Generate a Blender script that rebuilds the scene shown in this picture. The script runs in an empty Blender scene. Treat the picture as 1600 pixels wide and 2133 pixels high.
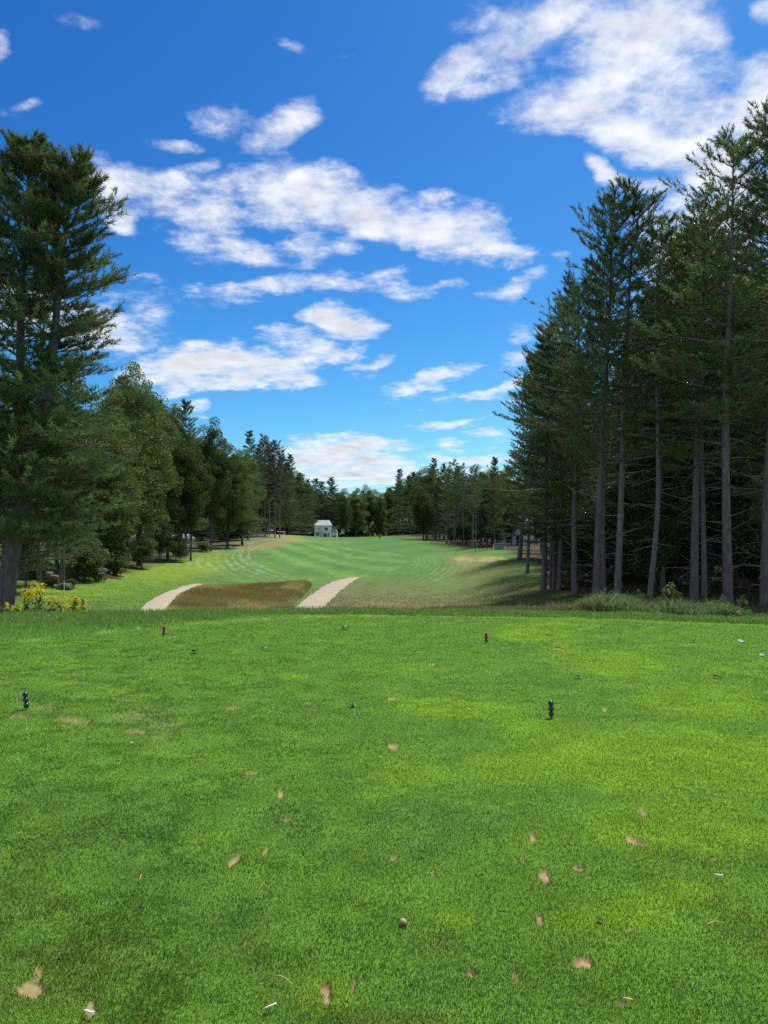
import bpy, math, random
import numpy as np
from mathutils import Matrix, Vector

R = np.random.RandomState
SC = bpy.context.scene
COL = SC.collection
F = 1603.0                       # focal length measured on the photograph (1600 px wide)
EYE = 1.6
PITCH = math.atan(53.5 / F)

# ------------------------------------------------------------------ helpers
def row_z(row, y):               # height seen at a given elevation from the standing point
    return EYE + y * np.tan(PITCH + np.arctan((1066.5 - np.asarray(row, float)) / F))

def project(x, y, z):
    zz = z - EYE
    d = y * math.cos(PITCH) + zz * math.sin(PITCH)
    v = -y * math.sin(PITCH) + zz * math.cos(PITCH)
    d = np.maximum(d, 0.05)
    return 800 + F * x / d, 1066.5 - F * v / d

def bx(px, y):                   # sideways offset of a bearing at distance y
    return (px - 800) / F * y

def mesh_arrays(name, v, f, mats=None, midx=None, smooth=False, attrs=None):
    """v (N,3), f (M,k) -> mesh; attrs {name:(kind,array)} on points"""
    me = bpy.data.meshes.new(name)
    v = np.ascontiguousarray(v, np.float32); f = np.ascontiguousarray(f, np.int32)
    n, k = f.shape
    me.vertices.add(len(v)); me.vertices.foreach_set('co', v.ravel())
    me.loops.add(n * k); me.loops.foreach_set('vertex_index', f.ravel())
    me.polygons.add(n)
    me.polygons.foreach_set('loop_start', np.arange(0, n * k, k, dtype=np.int32))
    if smooth:
        me.polygons.foreach_set('use_smooth', np.ones(n, bool))
    for m in (mats or []):
        me.materials.append(m)
    if midx is not None:
        me.polygons.foreach_set('material_index', np.ascontiguousarray(midx, np.int32))
    for an, (kind, arr) in (attrs or {}).items():
        a = me.attributes.new(an, kind, 'POINT')
        if kind == 'FLOAT':
            a.data.foreach_set('value', np.ascontiguousarray(arr, np.float32).ravel())
        else:
            c = np.ones((len(v), 4), np.float32); c[:, :3] = arr
            a.data.foreach_set('color', c.ravel())
    me.update(calc_edges=True)
    return me

def link(name, me, parent=None):
    o = bpy.data.objects.new(name, me); COL.objects.link(o)
    if parent is not None:
        o.parent = parent
    return o

def tag(o, label, cat, group=None, kind=None):
    o['label'] = label; o['category'] = cat
    if group: o['group'] = group
    if kind: o['kind'] = kind
    return o

def empty(name, loc=(0, 0, 0), rz=0.0):
    o = bpy.data.objects.new(name, None); COL.objects.link(o)
    o.location = loc; o.rotation_euler = (0, 0, rz); o.empty_display_size = 0.2
    return o

def dup(root, label=None, group=None):
    r = root.copy(); COL.objects.link(r)
    for ch in list(root.children):
        c = ch.copy(); COL.objects.link(c); c.parent = r
        for g in list(ch.children):
            d = g.copy(); COL.objects.link(d); d.parent = c
    if label: r['label'] = label
    if group: r['group'] = group
    return r

class MB:                        # collects simple solids into one mesh
    def __init__(s): s.v = []; s.f = []
    def add(s, v, f):
        b = len(s.v); s.v += [tuple(p) for p in v]; s.f += [tuple(i + b for i in q) for q in f]; return s
    def box(s, x0, x1, y0, y1, z0, z1):
        v = [(x0,y0,z0),(x1,y0,z0),(x1,y1,z0),(x0,y1,z0),(x0,y0,z1),(x1,y0,z1),(x1,y1,z1),(x0,y1,z1)]
        return s.add(v, [(0,3,2,1),(4,5,6,7),(0,1,5,4),(1,2,6,5),(2,3,7,6),(3,0,4,7)])
    def tube(s, p, r, n=8):
        p = [Vector(q) for q in p]; r = r if hasattr(r, '__len__') else [r] * len(p)
        vs = []; fs = []
        for i, q in enumerate(p):
            t = (p[min(i+1, len(p)-1)] - p[max(i-1, 0)]).normalized()
            a = t.cross(Vector((0, 1, 0)) if abs(t.y) < 0.9 else Vector((1, 0, 0))).normalized(); b = t.cross(a)
            for j in range(n):
                w = 2 * math.pi * j / n
                vs.append(q + (a * math.cos(w) + b * math.sin(w)) * r[i])
        for i in range(len(p) - 1):
            for j in range(n):
                k = (j + 1) % n
                fs.append((i*n+j, i*n+k, (i+1)*n+k, (i+1)*n+j))
        fs.append(tuple(range(n))[::-1]); fs.append(tuple(range((len(p)-1)*n, len(p)*n)))
        return s.add(vs, fs)
    def lathe(s, prof, n=16, c=(0, 0, 0)):
        vs = []; fs = []
        for (r, z) in prof:
            for j in range(n):
                w = 2 * math.pi * j / n
                vs.append((c[0] + r * math.cos(w), c[1] + r * math.sin(w), c[2] + z))
        for i in range(len(prof) - 1):
            for j in range(n):
                k = (j + 1) % n
                fs.append((i*n+j, i*n+k, (i+1)*n+k, (i+1)*n+j))
        fs.append(tuple(range(n))[::-1]); fs.append(tuple(range((len(prof)-1)*n, len(prof)*n)))
        return s.add(vs, fs)
    def prism(s, poly, y0, y1):          # polygon in x,z swept along y
        n = len(poly)
        v = [(a, y0, b) for a, b in poly] + [(a, y1, b) for a, b in poly]
        f = [tuple(range(n)), tuple(range(n, 2*n))[::-1]] + [(i, i+n, (i+1) % n + n, (i+1) % n) for i in range(n)]
        return s.add(v, f)
    def build(s, name, mat, parent=None, smooth=False, bevel=0.0):
        me = bpy.data.meshes.new(name); me.from_pydata(s.v, [], s.f); me.materials.append(mat)
        if smooth: me.polygons.foreach_set('use_smooth', [True] * len(me.polygons))
        o = link(name, me, parent)
        if bevel:
            b = o.modifiers.new('edge', 'BEVEL'); b.width = bevel; b.segments = 2; b.limit_method = 'ANGLE'
        return o

# value noise (numpy)
def _h(ix, iy, seed):
    n = (ix.astype(np.int64) * 374761393 + iy.astype(np.int64) * 668265263 + seed * 1442695041) & 0x7fffffff
    n = ((n ^ (n >> 13)) * 1274126177) & 0x7fffffff
    return ((n ^ (n >> 16)) & 0xffff) / 65535.0
def vnoise(x, y, seed=0):
    x0 = np.floor(x); y0 = np.floor(y); fx = x - x0; fy = y - y0
    fx = fx * fx * (3 - 2 * fx); fy = fy * fy * (3 - 2 * fy)
    a = _h(x0, y0, seed); b = _h(x0 + 1, y0, seed); c = _h(x0, y0 + 1, seed); d = _h(x0 + 1, y0 + 1, seed)
    return (a * (1 - fx) + b * fx) * (1 - fy) + (c * (1 - fx) + d * fx) * fy
def fbm(x, y, seed=0, o=4):
    s = 0; a = 0.5; t = 0
    for i in range(o):
        s = s + a * vnoise(x, y, seed + i * 17); t += a; a *= 0.55; x = x * 2.03 + 7.1; y = y * 2.03 - 3.7
    return s / t
def sstep(a, b, x):
    t = np.clip((x - a) / (b - a), 0, 1); return t * t * (3 - 2 * t)

# ------------------------------------------------------------------ materials
def mat_new(name):
    m = bpy.data.materials.new(name); m.use_nodes = True
    nt = m.node_tree; nt.nodes.clear()
    return m, nt, nt.nodes, nt.links
def N(nt, t, **kw):
    n = nt.nodes.new(t)
    for k, v in kw.items(): setattr(n, k, v)
    return n
def plain(name, col, rough=0.6, spec=0.4, noise=0.0, scale=8.0, bump=0.0, metal=0.0):
    m, nt, ns, lk = mat_new(name)
    out = N(nt, 'ShaderNodeOutputMaterial'); p = N(nt, 'ShaderNodeBsdfPrincipled')
    p.inputs['Roughness'].default_value = rough; p.inputs['Specular IOR Level'].default_value = spec
    p.inputs['Metallic'].default_value = metal
    p.inputs['Base Color'].default_value = (*col, 1)
    lk.new(p.outputs[0], out.inputs[0])
    if noise or bump:
        tc = N(nt, 'ShaderNodeTexCoord'); nz = N(nt, 'ShaderNodeTexNoise'); nz.inputs['Scale'].default_value = scale
        nz.inputs['Detail'].default_value = 6
        lk.new(tc.outputs['Object'], nz.inputs['Vector'])
        if noise:
            mr = N(nt, 'ShaderNodeMapRange'); mr.inputs['From Min'].default_value = .3; mr.inputs['From Max'].default_value = .7
            mr.inputs['To Min'].default_value = 1 - noise; mr.inputs['To Max'].default_value = 1 + noise
            lk.new(nz.outputs['Fac'], mr.inputs['Value'])
            vm = N(nt, 'ShaderNodeVectorMath', operation='SCALE'); vm.inputs[0].default_value = col
            lk.new(mr.outputs[0], vm.inputs['Scale']); lk.new(vm.outputs[0], p.inputs['Base Color'])
        if bump:
            b = N(nt, 'ShaderNodeBump'); b.inputs['Strength'].default_value = bump; b.inputs['Distance'].default_value = .05
            lk.new(nz.outputs['Fac'], b.inputs['Height']); lk.new(b.outputs[0], p.inputs['Normal'])
    return m

def foliage(name, dark, light, extra=None, trans=0.35, clump=0.9, vary=0.25, rough=0.55):
    """leaf material: colour from clump noise, per-tree variation and a per-leaf attribute"""
    m, nt, ns, lk = mat_new(name)
    out = N(nt, 'ShaderNodeOutputMaterial'); p = N(nt, 'ShaderNodeBsdfPrincipled'); tr = N(nt, 'ShaderNodeBsdfTranslucent')
    p.inputs['Roughness'].default_value = rough; p.inputs['Specular IOR Level'].default_value = 0.25
    tc = N(nt, 'ShaderNodeTexCoord'); oi = N(nt, 'ShaderNodeObjectInfo'); at = N(nt, 'ShaderNodeAttribute', attribute_name='leaf')
    nz = N(nt, 'ShaderNodeTexNoise'); nz.inputs['Scale'].default_value = clump; nz.inputs['Detail'].default_value = 2
    add = N(nt, 'ShaderNodeVectorMath', operation='ADD')
    lk.new(tc.outputs['Object'], add.inputs[0]); lk.new(oi.outputs['Random'], add.inputs[1]); lk.new(add.outputs[0], nz.inputs['Vector'])
    mr = N(nt, 'ShaderNodeMapRange'); mr.inputs['From Min'].default_value = .33; mr.inputs['From Max'].default_value = .67
    lk.new(nz.outputs['Fac'], mr.inputs['Value'])
    av = N(nt, 'ShaderNodeMath', operation='MULTIPLY_ADD'); av.inputs[1].default_value = 0.5
    hv = N(nt, 'ShaderNodeMath', operation='MULTIPLY'); hv.inputs[1].default_value = 0.5; hv.use_clamp = True
    lk.new(at.outputs['Fac'], hv.inputs[0])
    lk.new(mr.outputs[0], av.inputs[0]); lk.new(hv.outputs[0], av.inputs[2])
    mx = N(nt, 'ShaderNodeMix', data_type='RGBA'); mx.inputs[6].default_value = (*dark, 1); mx.inputs[7].default_value = (*light, 1)
    lk.new(av.outputs[0], mx.inputs[0])
    vr = N(nt, 'ShaderNodeMapRange'); vr.inputs['To Min'].default_value = 1 - vary; vr.inputs['To Max'].default_value = 1 + vary
    lk.new(oi.outputs['Random'], vr.inputs['Value'])
    sc = N(nt, 'ShaderNodeVectorMath', operation='SCALE'); lk.new(mx.outputs[2], sc.inputs[0]); lk.new(vr.outputs[0], sc.inputs['Scale'])
    col = sc.outputs[0]
    if extra is not None:            # leaf attribute above 1.5: brown cones / dead sprays
        gt = N(nt, 'ShaderNodeMath', operation='GREATER_THAN'); gt.inputs[1].default_value = 1.5
        lk.new(at.outputs['Fac'], gt.inputs[0])
        m2 = N(nt, 'ShaderNodeMix', data_type='RGBA'); m2.inputs[7].default_value = (*extra, 1)
        lk.new(gt.outputs[0], m2.inputs[0]); lk.new(col, m2.inputs[6]); col = m2.outputs[2]
    lk.new(col, p.inputs['Base Color']); lk.new(col, tr.inputs['Color'])
    ms = N(nt, 'ShaderNodeMixShader'); ms.inputs[0].default_value = trans
    lk.new(p.outputs[0], ms.inputs[1]); lk.new(tr.outputs[0], ms.inputs[2]); lk.new(ms.outputs[0], out.inputs[0])
    return m

def attr_mat(name, trans=0.3, noise=0.25, scale=3.0, rough=0.7, bump=0.0, bscale=30.0, spec=0.2):
    """colour stored per point (species, soil, wear) with fine noise over it"""
    m, nt, ns, lk = mat_new(name)
    out = N(nt, 'ShaderNodeOutputMaterial'); p = N(nt, 'ShaderNodeBsdfPrincipled')
    p.inputs['Roughness'].default_value = rough; p.inputs['Specular IOR Level'].default_value = spec
    at = N(nt, 'ShaderNodeAttribute', attribute_name='col'); tc = N(nt, 'ShaderNodeTexCoord')
    nz = N(nt, 'ShaderNodeTexNoise'); nz.inputs['Scale'].default_value = scale; nz.inputs['Detail'].default_value = 8; nz.inputs['Roughness'].default_value = .7
    lk.new(tc.outputs['Object'], nz.inputs['Vector'])
    mr = N(nt, 'ShaderNodeMapRange'); mr.inputs['From Min'].default_value = .3; mr.inputs['From Max'].default_value = .7
    mr.inputs['To Min'].default_value = 1 - noise; mr.inputs['To Max'].default_value = 1 + noise
    lk.new(nz.outputs['Fac'], mr.inputs['Value'])
    sc = N(nt, 'ShaderNodeVectorMath', operation='SCALE'); lk.new(at.outputs['Color'], sc.inputs[0]); lk.new(mr.outputs[0], sc.inputs['Scale'])
    lk.new(sc.outputs[0], p.inputs['Base Color'])
    if bump:
        n2 = N(nt, 'ShaderNodeTexNoise'); n2.inputs['Scale'].default_value = bscale; n2.inputs['Detail'].default_value = 6
        lk.new(tc.outputs['Object'], n2.inputs['Vector'])
        b = N(nt, 'ShaderNodeBump'); b.inputs['Strength'].default_value = bump; b.inputs['Distance'].default_value = .05
        lk.new(n2.outputs['Fac'], b.inputs['Height']); lk.new(b.outputs[0], p.inputs['Normal'])
    if trans:
        tr = N(nt, 'ShaderNodeBsdfTranslucent'); ms = N(nt, 'ShaderNodeMixShader'); ms.inputs[0].default_value = trans
        lk.new(sc.outputs[0], tr.inputs['Color']); lk.new(p.outputs[0], ms.inputs[1]); lk.new(tr.outputs[0], ms.inputs[2])
        lk.new(ms.outputs[0], out.inputs[0])
    else:
        lk.new(p.outputs[0], out.inputs[0])
    return m
# ------------------------------------------------------------------ terrain
# ground profile along bearings: (distance, elevation row) pairs surveyed from the photograph
PROF = {
 -500: [(20,1288),(25,1268),(30,1245),(36,1222),(42,1205),(50,1188),(66,1165),(110,1143),(160,1132)],
    0: [(20,1288),(25,1264),(30,1243),(36,1222),(42,1203),(50,1184),(66,1162),(110,1141),(160,1130)],
  200: [(20,1292),(25,1277),(30,1256),(36,1232),(42,1207),(50,1184),(58,1167),(75,1150),(110,1136),(160,1126)],
  400: [(25,1292),(30,1281),(36,1262),(42,1240),(50,1216),(58,1194),(66,1170),(75,1152),(90,1141),(110,1131),(130,1124),(160,1118),(240,1117)],
  540: [(30,1288),(36,1275),(42,1258),(50,1235),(58,1215),(66,1195),(75,1172),(90,1146),(110,1124),(130,1111),(160,1110),(200,1113),(240,1117),(300,1118)],
  620: [(30,1290),(36,1278),(42,1262),(50,1241),(58,1222),(66,1204),(75,1186),(90,1163),(110,1142),(130,1128),(160,1117),(190,1114.5),(240,1119),(300,1119)],
  700: [(36,1280),(42,1265),(50,1245),(58,1228),(66,1211),(75,1199),(90,1179),(110,1159),(130,1144),(160,1129),(200,1120),(240,1119),(300,1119.5)],
  800: [(36,1282),(42,1268),(50,1248),(58,1230),(66,1213),(75,1200),(90,1180),(110,1162),(130,1148),(160,1134),(200,1123),(240,1119.5),(300,1118)],
  850: [(36,1282),(42,1268),(50,1248),(58,1230),(66,1213),(75,1198),(90,1178),(110,1160),(130,1147),(160,1135),(200,1126),(240,1121),(300,1112)],
  950: [(42,1268),(50,1248),(58,1228),(66,1208),(75,1190),(90,1172),(110,1156),(130,1145),(160,1136),(200,1128),(240,1122),(300,1116)],
 1050: [(36,1275),(42,1255),(50,1228),(58,1202),(66,1180),(75,1163),(90,1147),(100,1141),(115,1142),(130,1140),(160,1134),(200,1128)],
 1150: [(30,1276),(36,1256),(42,1235),(50,1213),(58,1196),(66,1182),(75,1169),(90,1156),(110,1147),(160,1135)],
 1300: [(22,1290),(25,1281),(30,1260),(36,1242),(42,1227),(50,1211),(58,1199),(75,1177),(110,1152)],
 1600: [(18,1300),(22,1297),(25,1290),(30,1271),(36,1252),(50,1216),(75,1181),(110,1156)],
 2300: [(18,1300),(22,1297),(25,1290),(30,1271),(36,1252),(50,1216),(75,1181),(110,1156)],
}
_EDGE = ([-500, 0, 400, 800, 1200, 1600, 2200], [15.0, 15.3, 16.2, 16.5, 15.9, 14.7, 14.2])
def tee_edge(px): return np.interp(px, *_EDGE)
_FR = ([-500, 0, 340, 600, 850, 1200, 1600, 2200], [9.5, 11.3, 13.7, 15.2, 15.8, 15.1, 13.9, 13.2])
def fringe_start(px): return np.interp(px, *_FR)
_LY = np.linspace(math.log(14), math.log(460), 260)
_PX = np.arange(-500, 2301, 20)
def _table():
    cols = []
    ks = sorted(PROF)
    for k in ks:
        e = float(tee_edge(k)); p = PROF[k]
        y = [14, e, e + 0.8] + [a for a, b in p] + [460]
        z = [0, 0, -0.12] + [float(row_z(b, a)) for a, b in p] + [float(row_z(p[-1][1], p[-1][0])) + 0.3]
        cols.append(np.interp(np.exp(_LY), y, z))
    cols = np.array(cols)
    T = np.array([np.interp(_PX, ks, cols[:, j]) for j in range(len(_LY))]).T    # (px, y)
    for _ in range(5):
        q = np.pad(T, ((1, 1), (0, 0)), 'edge'); T2 = (q[:-2] + 2 * q[1:-1] + q[2:]) / 4
        q = np.pad(T2, ((0, 0), (1, 1)), 'edge'); T2 = (q[:, :-2] + 2 * q[:, 1:-1] + q[:, 2:]) / 4
        w = sstep(math.log(17.5), math.log(24), _LY)[None, :]
        T = T * (1 - w) + T2 * w
    return T
_T = _table()
def terrain(x, y):
    x = np.asarray(x, float); y = np.asarray(y, float)
    px = np.clip(800 + F * x / np.maximum(y, 2.0), -500, 2299)
    ly = np.clip(np.log(np.maximum(y, 14.0)), _LY[0], _LY[-1] - 1e-6)
    i = (px + 500) / 20; j = (ly - _LY[0]) / (_LY[1] - _LY[0])
    i0 = np.minimum(i.astype(int), len(_PX) - 2); j0 = np.minimum(j.astype(int), len(_LY) - 2)
    a = i - i0; b = j - j0
    z = (_T[i0, j0] * (1 - a) + _T[i0 + 1, j0] * a) * (1 - b) + (_T[i0, j0 + 1] * (1 - a) + _T[i0 + 1, j0 + 1] * a) * b
    far = sstep(18, 26, y)
    z = z + far * ((fbm(x * 0.35, y * 0.35, 5, 3) - 0.5) * 0.16)
    z = z + 8.0 * sstep(350, 440, y)
    fr = sstep(0, 0.7, y - fringe_start(px)) * sstep(0.9, 0.2, y - tee_edge(px))
    z = z + fr * (0.03 + 0.03 * fbm(x * 1.5, y * 1.5, 9, 2))
    z = z + sstep(16, 10, y) * (fbm(x * 0.8, y * 0.8, 3, 3) - 0.5) * 0.02
    return z
def tz(x, y): return float(terrain(np.array([x]), np.array([y]))[0])
_YS = np.exp(np.linspace(math.log(17.0), math.log(330), 2500))
def hit(px, row):
    """first point of the ground met along a bearing and elevation"""
    tz_ = terrain((px - 800) / F * _YS, _YS)
    k = np.argmax(tz_ >= row_z(row, _YS) - 1e-4)
    y = _YS[k] if k > 0 else (17.0 if tz_[0] >= row_z(row, 17.0) else 320.)
    return (px - 800) / F * y, y
def tee_pt(px, row):
    a = PITCH + math.atan((1066.5 - row) / F)
    y = -EYE / math.tan(a)
    # bearing at true depth
    d = y * math.cos(PITCH) - EYE * math.sin(PITCH)
    return (px - 800) / F * d, y

# ------------------------------------------------------------------ what grows where
def ell(px, row, cx, cy, rx, ry, ang=0.0):
    a = math.radians(ang); dx = px - cx; dy = row - cy
    u = (dx * math.cos(a) + dy * math.sin(a)) / rx; v = (-dx * math.sin(a) + dy * math.cos(a)) / ry
    return np.sqrt(u * u + v * v)
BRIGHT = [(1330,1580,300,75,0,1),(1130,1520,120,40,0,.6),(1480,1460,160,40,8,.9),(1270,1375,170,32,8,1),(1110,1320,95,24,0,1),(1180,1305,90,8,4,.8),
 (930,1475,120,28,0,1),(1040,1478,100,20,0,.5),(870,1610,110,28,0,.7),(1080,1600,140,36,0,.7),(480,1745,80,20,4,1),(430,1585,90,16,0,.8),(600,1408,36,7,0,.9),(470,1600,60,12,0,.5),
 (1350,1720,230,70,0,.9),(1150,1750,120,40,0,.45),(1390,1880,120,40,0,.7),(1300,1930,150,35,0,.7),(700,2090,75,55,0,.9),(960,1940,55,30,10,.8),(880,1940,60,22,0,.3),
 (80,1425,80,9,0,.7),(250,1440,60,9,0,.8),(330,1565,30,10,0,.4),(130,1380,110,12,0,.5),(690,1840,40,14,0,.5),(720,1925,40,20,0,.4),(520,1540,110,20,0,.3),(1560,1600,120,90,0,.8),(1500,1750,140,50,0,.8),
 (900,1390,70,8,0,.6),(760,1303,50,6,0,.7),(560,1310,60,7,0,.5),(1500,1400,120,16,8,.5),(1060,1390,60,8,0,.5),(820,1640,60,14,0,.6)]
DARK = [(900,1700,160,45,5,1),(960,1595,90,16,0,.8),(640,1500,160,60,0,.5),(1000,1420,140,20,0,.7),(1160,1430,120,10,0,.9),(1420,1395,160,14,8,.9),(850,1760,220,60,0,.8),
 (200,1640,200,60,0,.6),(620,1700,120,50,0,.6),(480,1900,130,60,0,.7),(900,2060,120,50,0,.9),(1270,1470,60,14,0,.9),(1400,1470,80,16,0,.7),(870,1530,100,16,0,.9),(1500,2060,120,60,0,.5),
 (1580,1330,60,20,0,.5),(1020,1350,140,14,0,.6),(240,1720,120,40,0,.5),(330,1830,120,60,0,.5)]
SOIL = [(585,1650,6,12,0,.8),(489,1789,20,7,-38,1),(551,1774,12,5,-45,.7),(1110,1743,7,15,-25,1),(1322,1751,24,7,24,1),(1205,1808,15,7,22,1),(1133,1822,11,20,-30,1),(1336,1690,15,4,26,.9),
 (1125,1910,8,17,-8,.9),(1215,2001,18,17,0,1),(678,2062,13,25,-5,1),(735,2052,5,24,14,1),(66,2055,27,18,-15,.8),(80,2025,12,14,0,.4),(979,2021,11,8,0,.9),(818,1556,11,6,0,.9),(821,1783,10,6,0,.8),(901,1819,9,6,20,.9),
 (545,1851,8,5,0,.7),(596,1707,8,4,0,.8),(1296,2086,14,10,30,1),(190,2098,14,22,25,.8),(1260,1479,6,4,0,.9),(817,1455,10,4,0,.8),(286,1524,26,6,4,.5),(486,1475,24,4,0,.4),(155,1502,40,8,6,.45),(262,1460,24,4,0,.35),(300,1478,30,5,0,.3),
 (1073,2030,7,16,-10,.5),(1088,1793,7,8,0,.6),(515,1958,9,6,0,.7),(1345,1698,9,4,30,.6),(522,1610,14,4,0,.5),(1487,1789,8,4,20,.7),(1212,2082,7,9,0,.5),(695,1700,5,3,0,.6),(900,1385,8,3,0,.5),(1310,1935,14,7,0,.35),
 (827,1627,5,3,0,.8),(1165,1354,12,3,8,.5),(320,2010,12,7,0,.35),(40,1493,26,5,0,.4),(640,1465,10,3,0,.4)]
def tee_color(x, y, want_soil=False):
    px, row = project(x, y, np.zeros_like(x))
    wx = (fbm(x * 1.3, y * 1.3, 21, 3) - .5); wy = (fbm(x * 1.3, y * 1.3, 22, 3) - .5)
    k = np.clip((row - 1120) / 500, .1, 1.6)
    pxw = px + wx * 150 * k; roww = row + wy * 60 * k
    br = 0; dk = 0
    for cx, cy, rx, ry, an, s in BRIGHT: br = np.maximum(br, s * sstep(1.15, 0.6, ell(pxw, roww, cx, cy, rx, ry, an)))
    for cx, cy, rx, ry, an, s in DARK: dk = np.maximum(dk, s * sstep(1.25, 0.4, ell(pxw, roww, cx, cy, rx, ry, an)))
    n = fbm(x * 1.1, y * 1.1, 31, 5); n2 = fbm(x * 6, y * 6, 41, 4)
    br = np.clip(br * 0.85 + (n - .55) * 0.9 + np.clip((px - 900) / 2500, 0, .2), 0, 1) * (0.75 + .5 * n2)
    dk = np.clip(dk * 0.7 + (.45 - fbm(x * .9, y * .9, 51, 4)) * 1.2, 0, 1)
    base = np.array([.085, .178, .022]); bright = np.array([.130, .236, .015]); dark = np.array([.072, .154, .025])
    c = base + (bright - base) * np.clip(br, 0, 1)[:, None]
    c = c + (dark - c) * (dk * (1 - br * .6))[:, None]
    olive = np.clip(sstep(1500, 2150, row) * sstep(.45, .65, fbm(x * 1.7, y * 1.7, 61, 4)) * .5, 0, 1)
    c = c + (np.array([.085, .115, .02]) - c) * olive[:, None]
    dry = sstep(.62, .8, fbm(x * 2.2, y * 3.2, 71, 4)) * sstep(700, 250, px) * sstep(1310, 1420, row) * sstep(1600, 1480, row)
    c = c + (np.array([.2, .19, .09]) - c) * (dry * .5)[:, None]
    so = 0
    j1 = (fbm(x * 28, y * 28, 81, 3) - .5) * 1.3
    for cx, cy, rx, ry, an, s in SOIL: so = np.maximum(so, s * sstep(1.1, .7, ell(px, row, cx, cy, rx, ry, an) + j1))
    sc = np.array([.27, .20, .10])[None, :] * (0.6 + .8 * fbm(x * 40, y * 40, 91, 3))[:, None]
    c = c + (sc - c) * (so * 1.0)[:, None]
    return (c, so) if want_soil else c

BLOBS = [  # (px,row,rx,ry,ang, colour, strength) patches of ground beyond the tee
 (700,1158,175,40,0,(.070,.152,.038),1), (640,1128,90,16,4,(.074,.156,.036),1),(820,1140,130,26,0,(.070,.152,.038),1),(900,1180,110,40,0,(.07,.15,.035),.8),
 (300,1190,150,50,-12,(.135,.21,.024),.95),(170,1225,130,26,-4,(.115,.195,.024),.95),(420,1165,50,34,0,(.135,.205,.024),.8),(60,1170,90,26,0,(.05,.115,.022),.8),
 (330,1240,110,34,0,(.09,.17,.026),.75),(290,1175,90,13,-10,(.095,.095,.035),.75),(230,1190,40,8,0,(.10,.07,.04),.6),(330,1155,90,9,0,(.12,.15,.03),.7),(295,1166,70,8,-4,(.075,.065,.028),.8),(250,1178,50,7,-8,(.07,.06,.025),.7),
 (545,1125,80,20,-8,(.175,.135,.065),1),(500,1132,90,9,-8,(.13,.11,.05),.8),(600,1118,40,10,8,(.17,.19,.05),.8),(460,1135,70,8,0,(.11,.10,.04),.8),
 (990,1165,60,16,0,(.185,.175,.06),.9),(1010,1200,90,34,0,(.125,.135,.045),.8),(1080,1215,100,50,0,(.07,.125,.03),.6),(1090,1240,110,22,0,(.115,.12,.04),.8),(1150,1235,60,20,0,(.08,.10,.03),.7),
 (820,1245,180,34,0,(.115,.125,.045),.9),(900,1225,120,16,0,(.10,.145,.05),.6),(760,1262,120,14,0,(.17,.145,.065),.8),(960,1265,160,12,0,(.15,.125,.055),.8),(700,1240,40,36,-30,(.12,.13,.05),.6),
 (1040,1150,70,9,0,(.08,.165,.03),.9),(960,1140,50,7,0,(.06,.12,.025),.7),(850,1116,60,6,0,(.06,.125,.025),.9),(870,1121,40,3,0,(.15,.13,.06),.6),
]
TAN = [(972,1164,16,4),(985,1167,8,3),(1018,1166,16,4),(1030,1163,20,3),(1048,1165,10,3),(958,1166,8,2)]
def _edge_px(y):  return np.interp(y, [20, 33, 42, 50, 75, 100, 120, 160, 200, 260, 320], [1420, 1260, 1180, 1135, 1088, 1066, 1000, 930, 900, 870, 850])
def _edge_pl(y):  return np.interp(y, [20, 36, 45, 58, 68, 80, 100, 130, 200, 260], [-60, 60, 200, 300, 390, 440, 500, 560, 600, 640])
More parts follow.
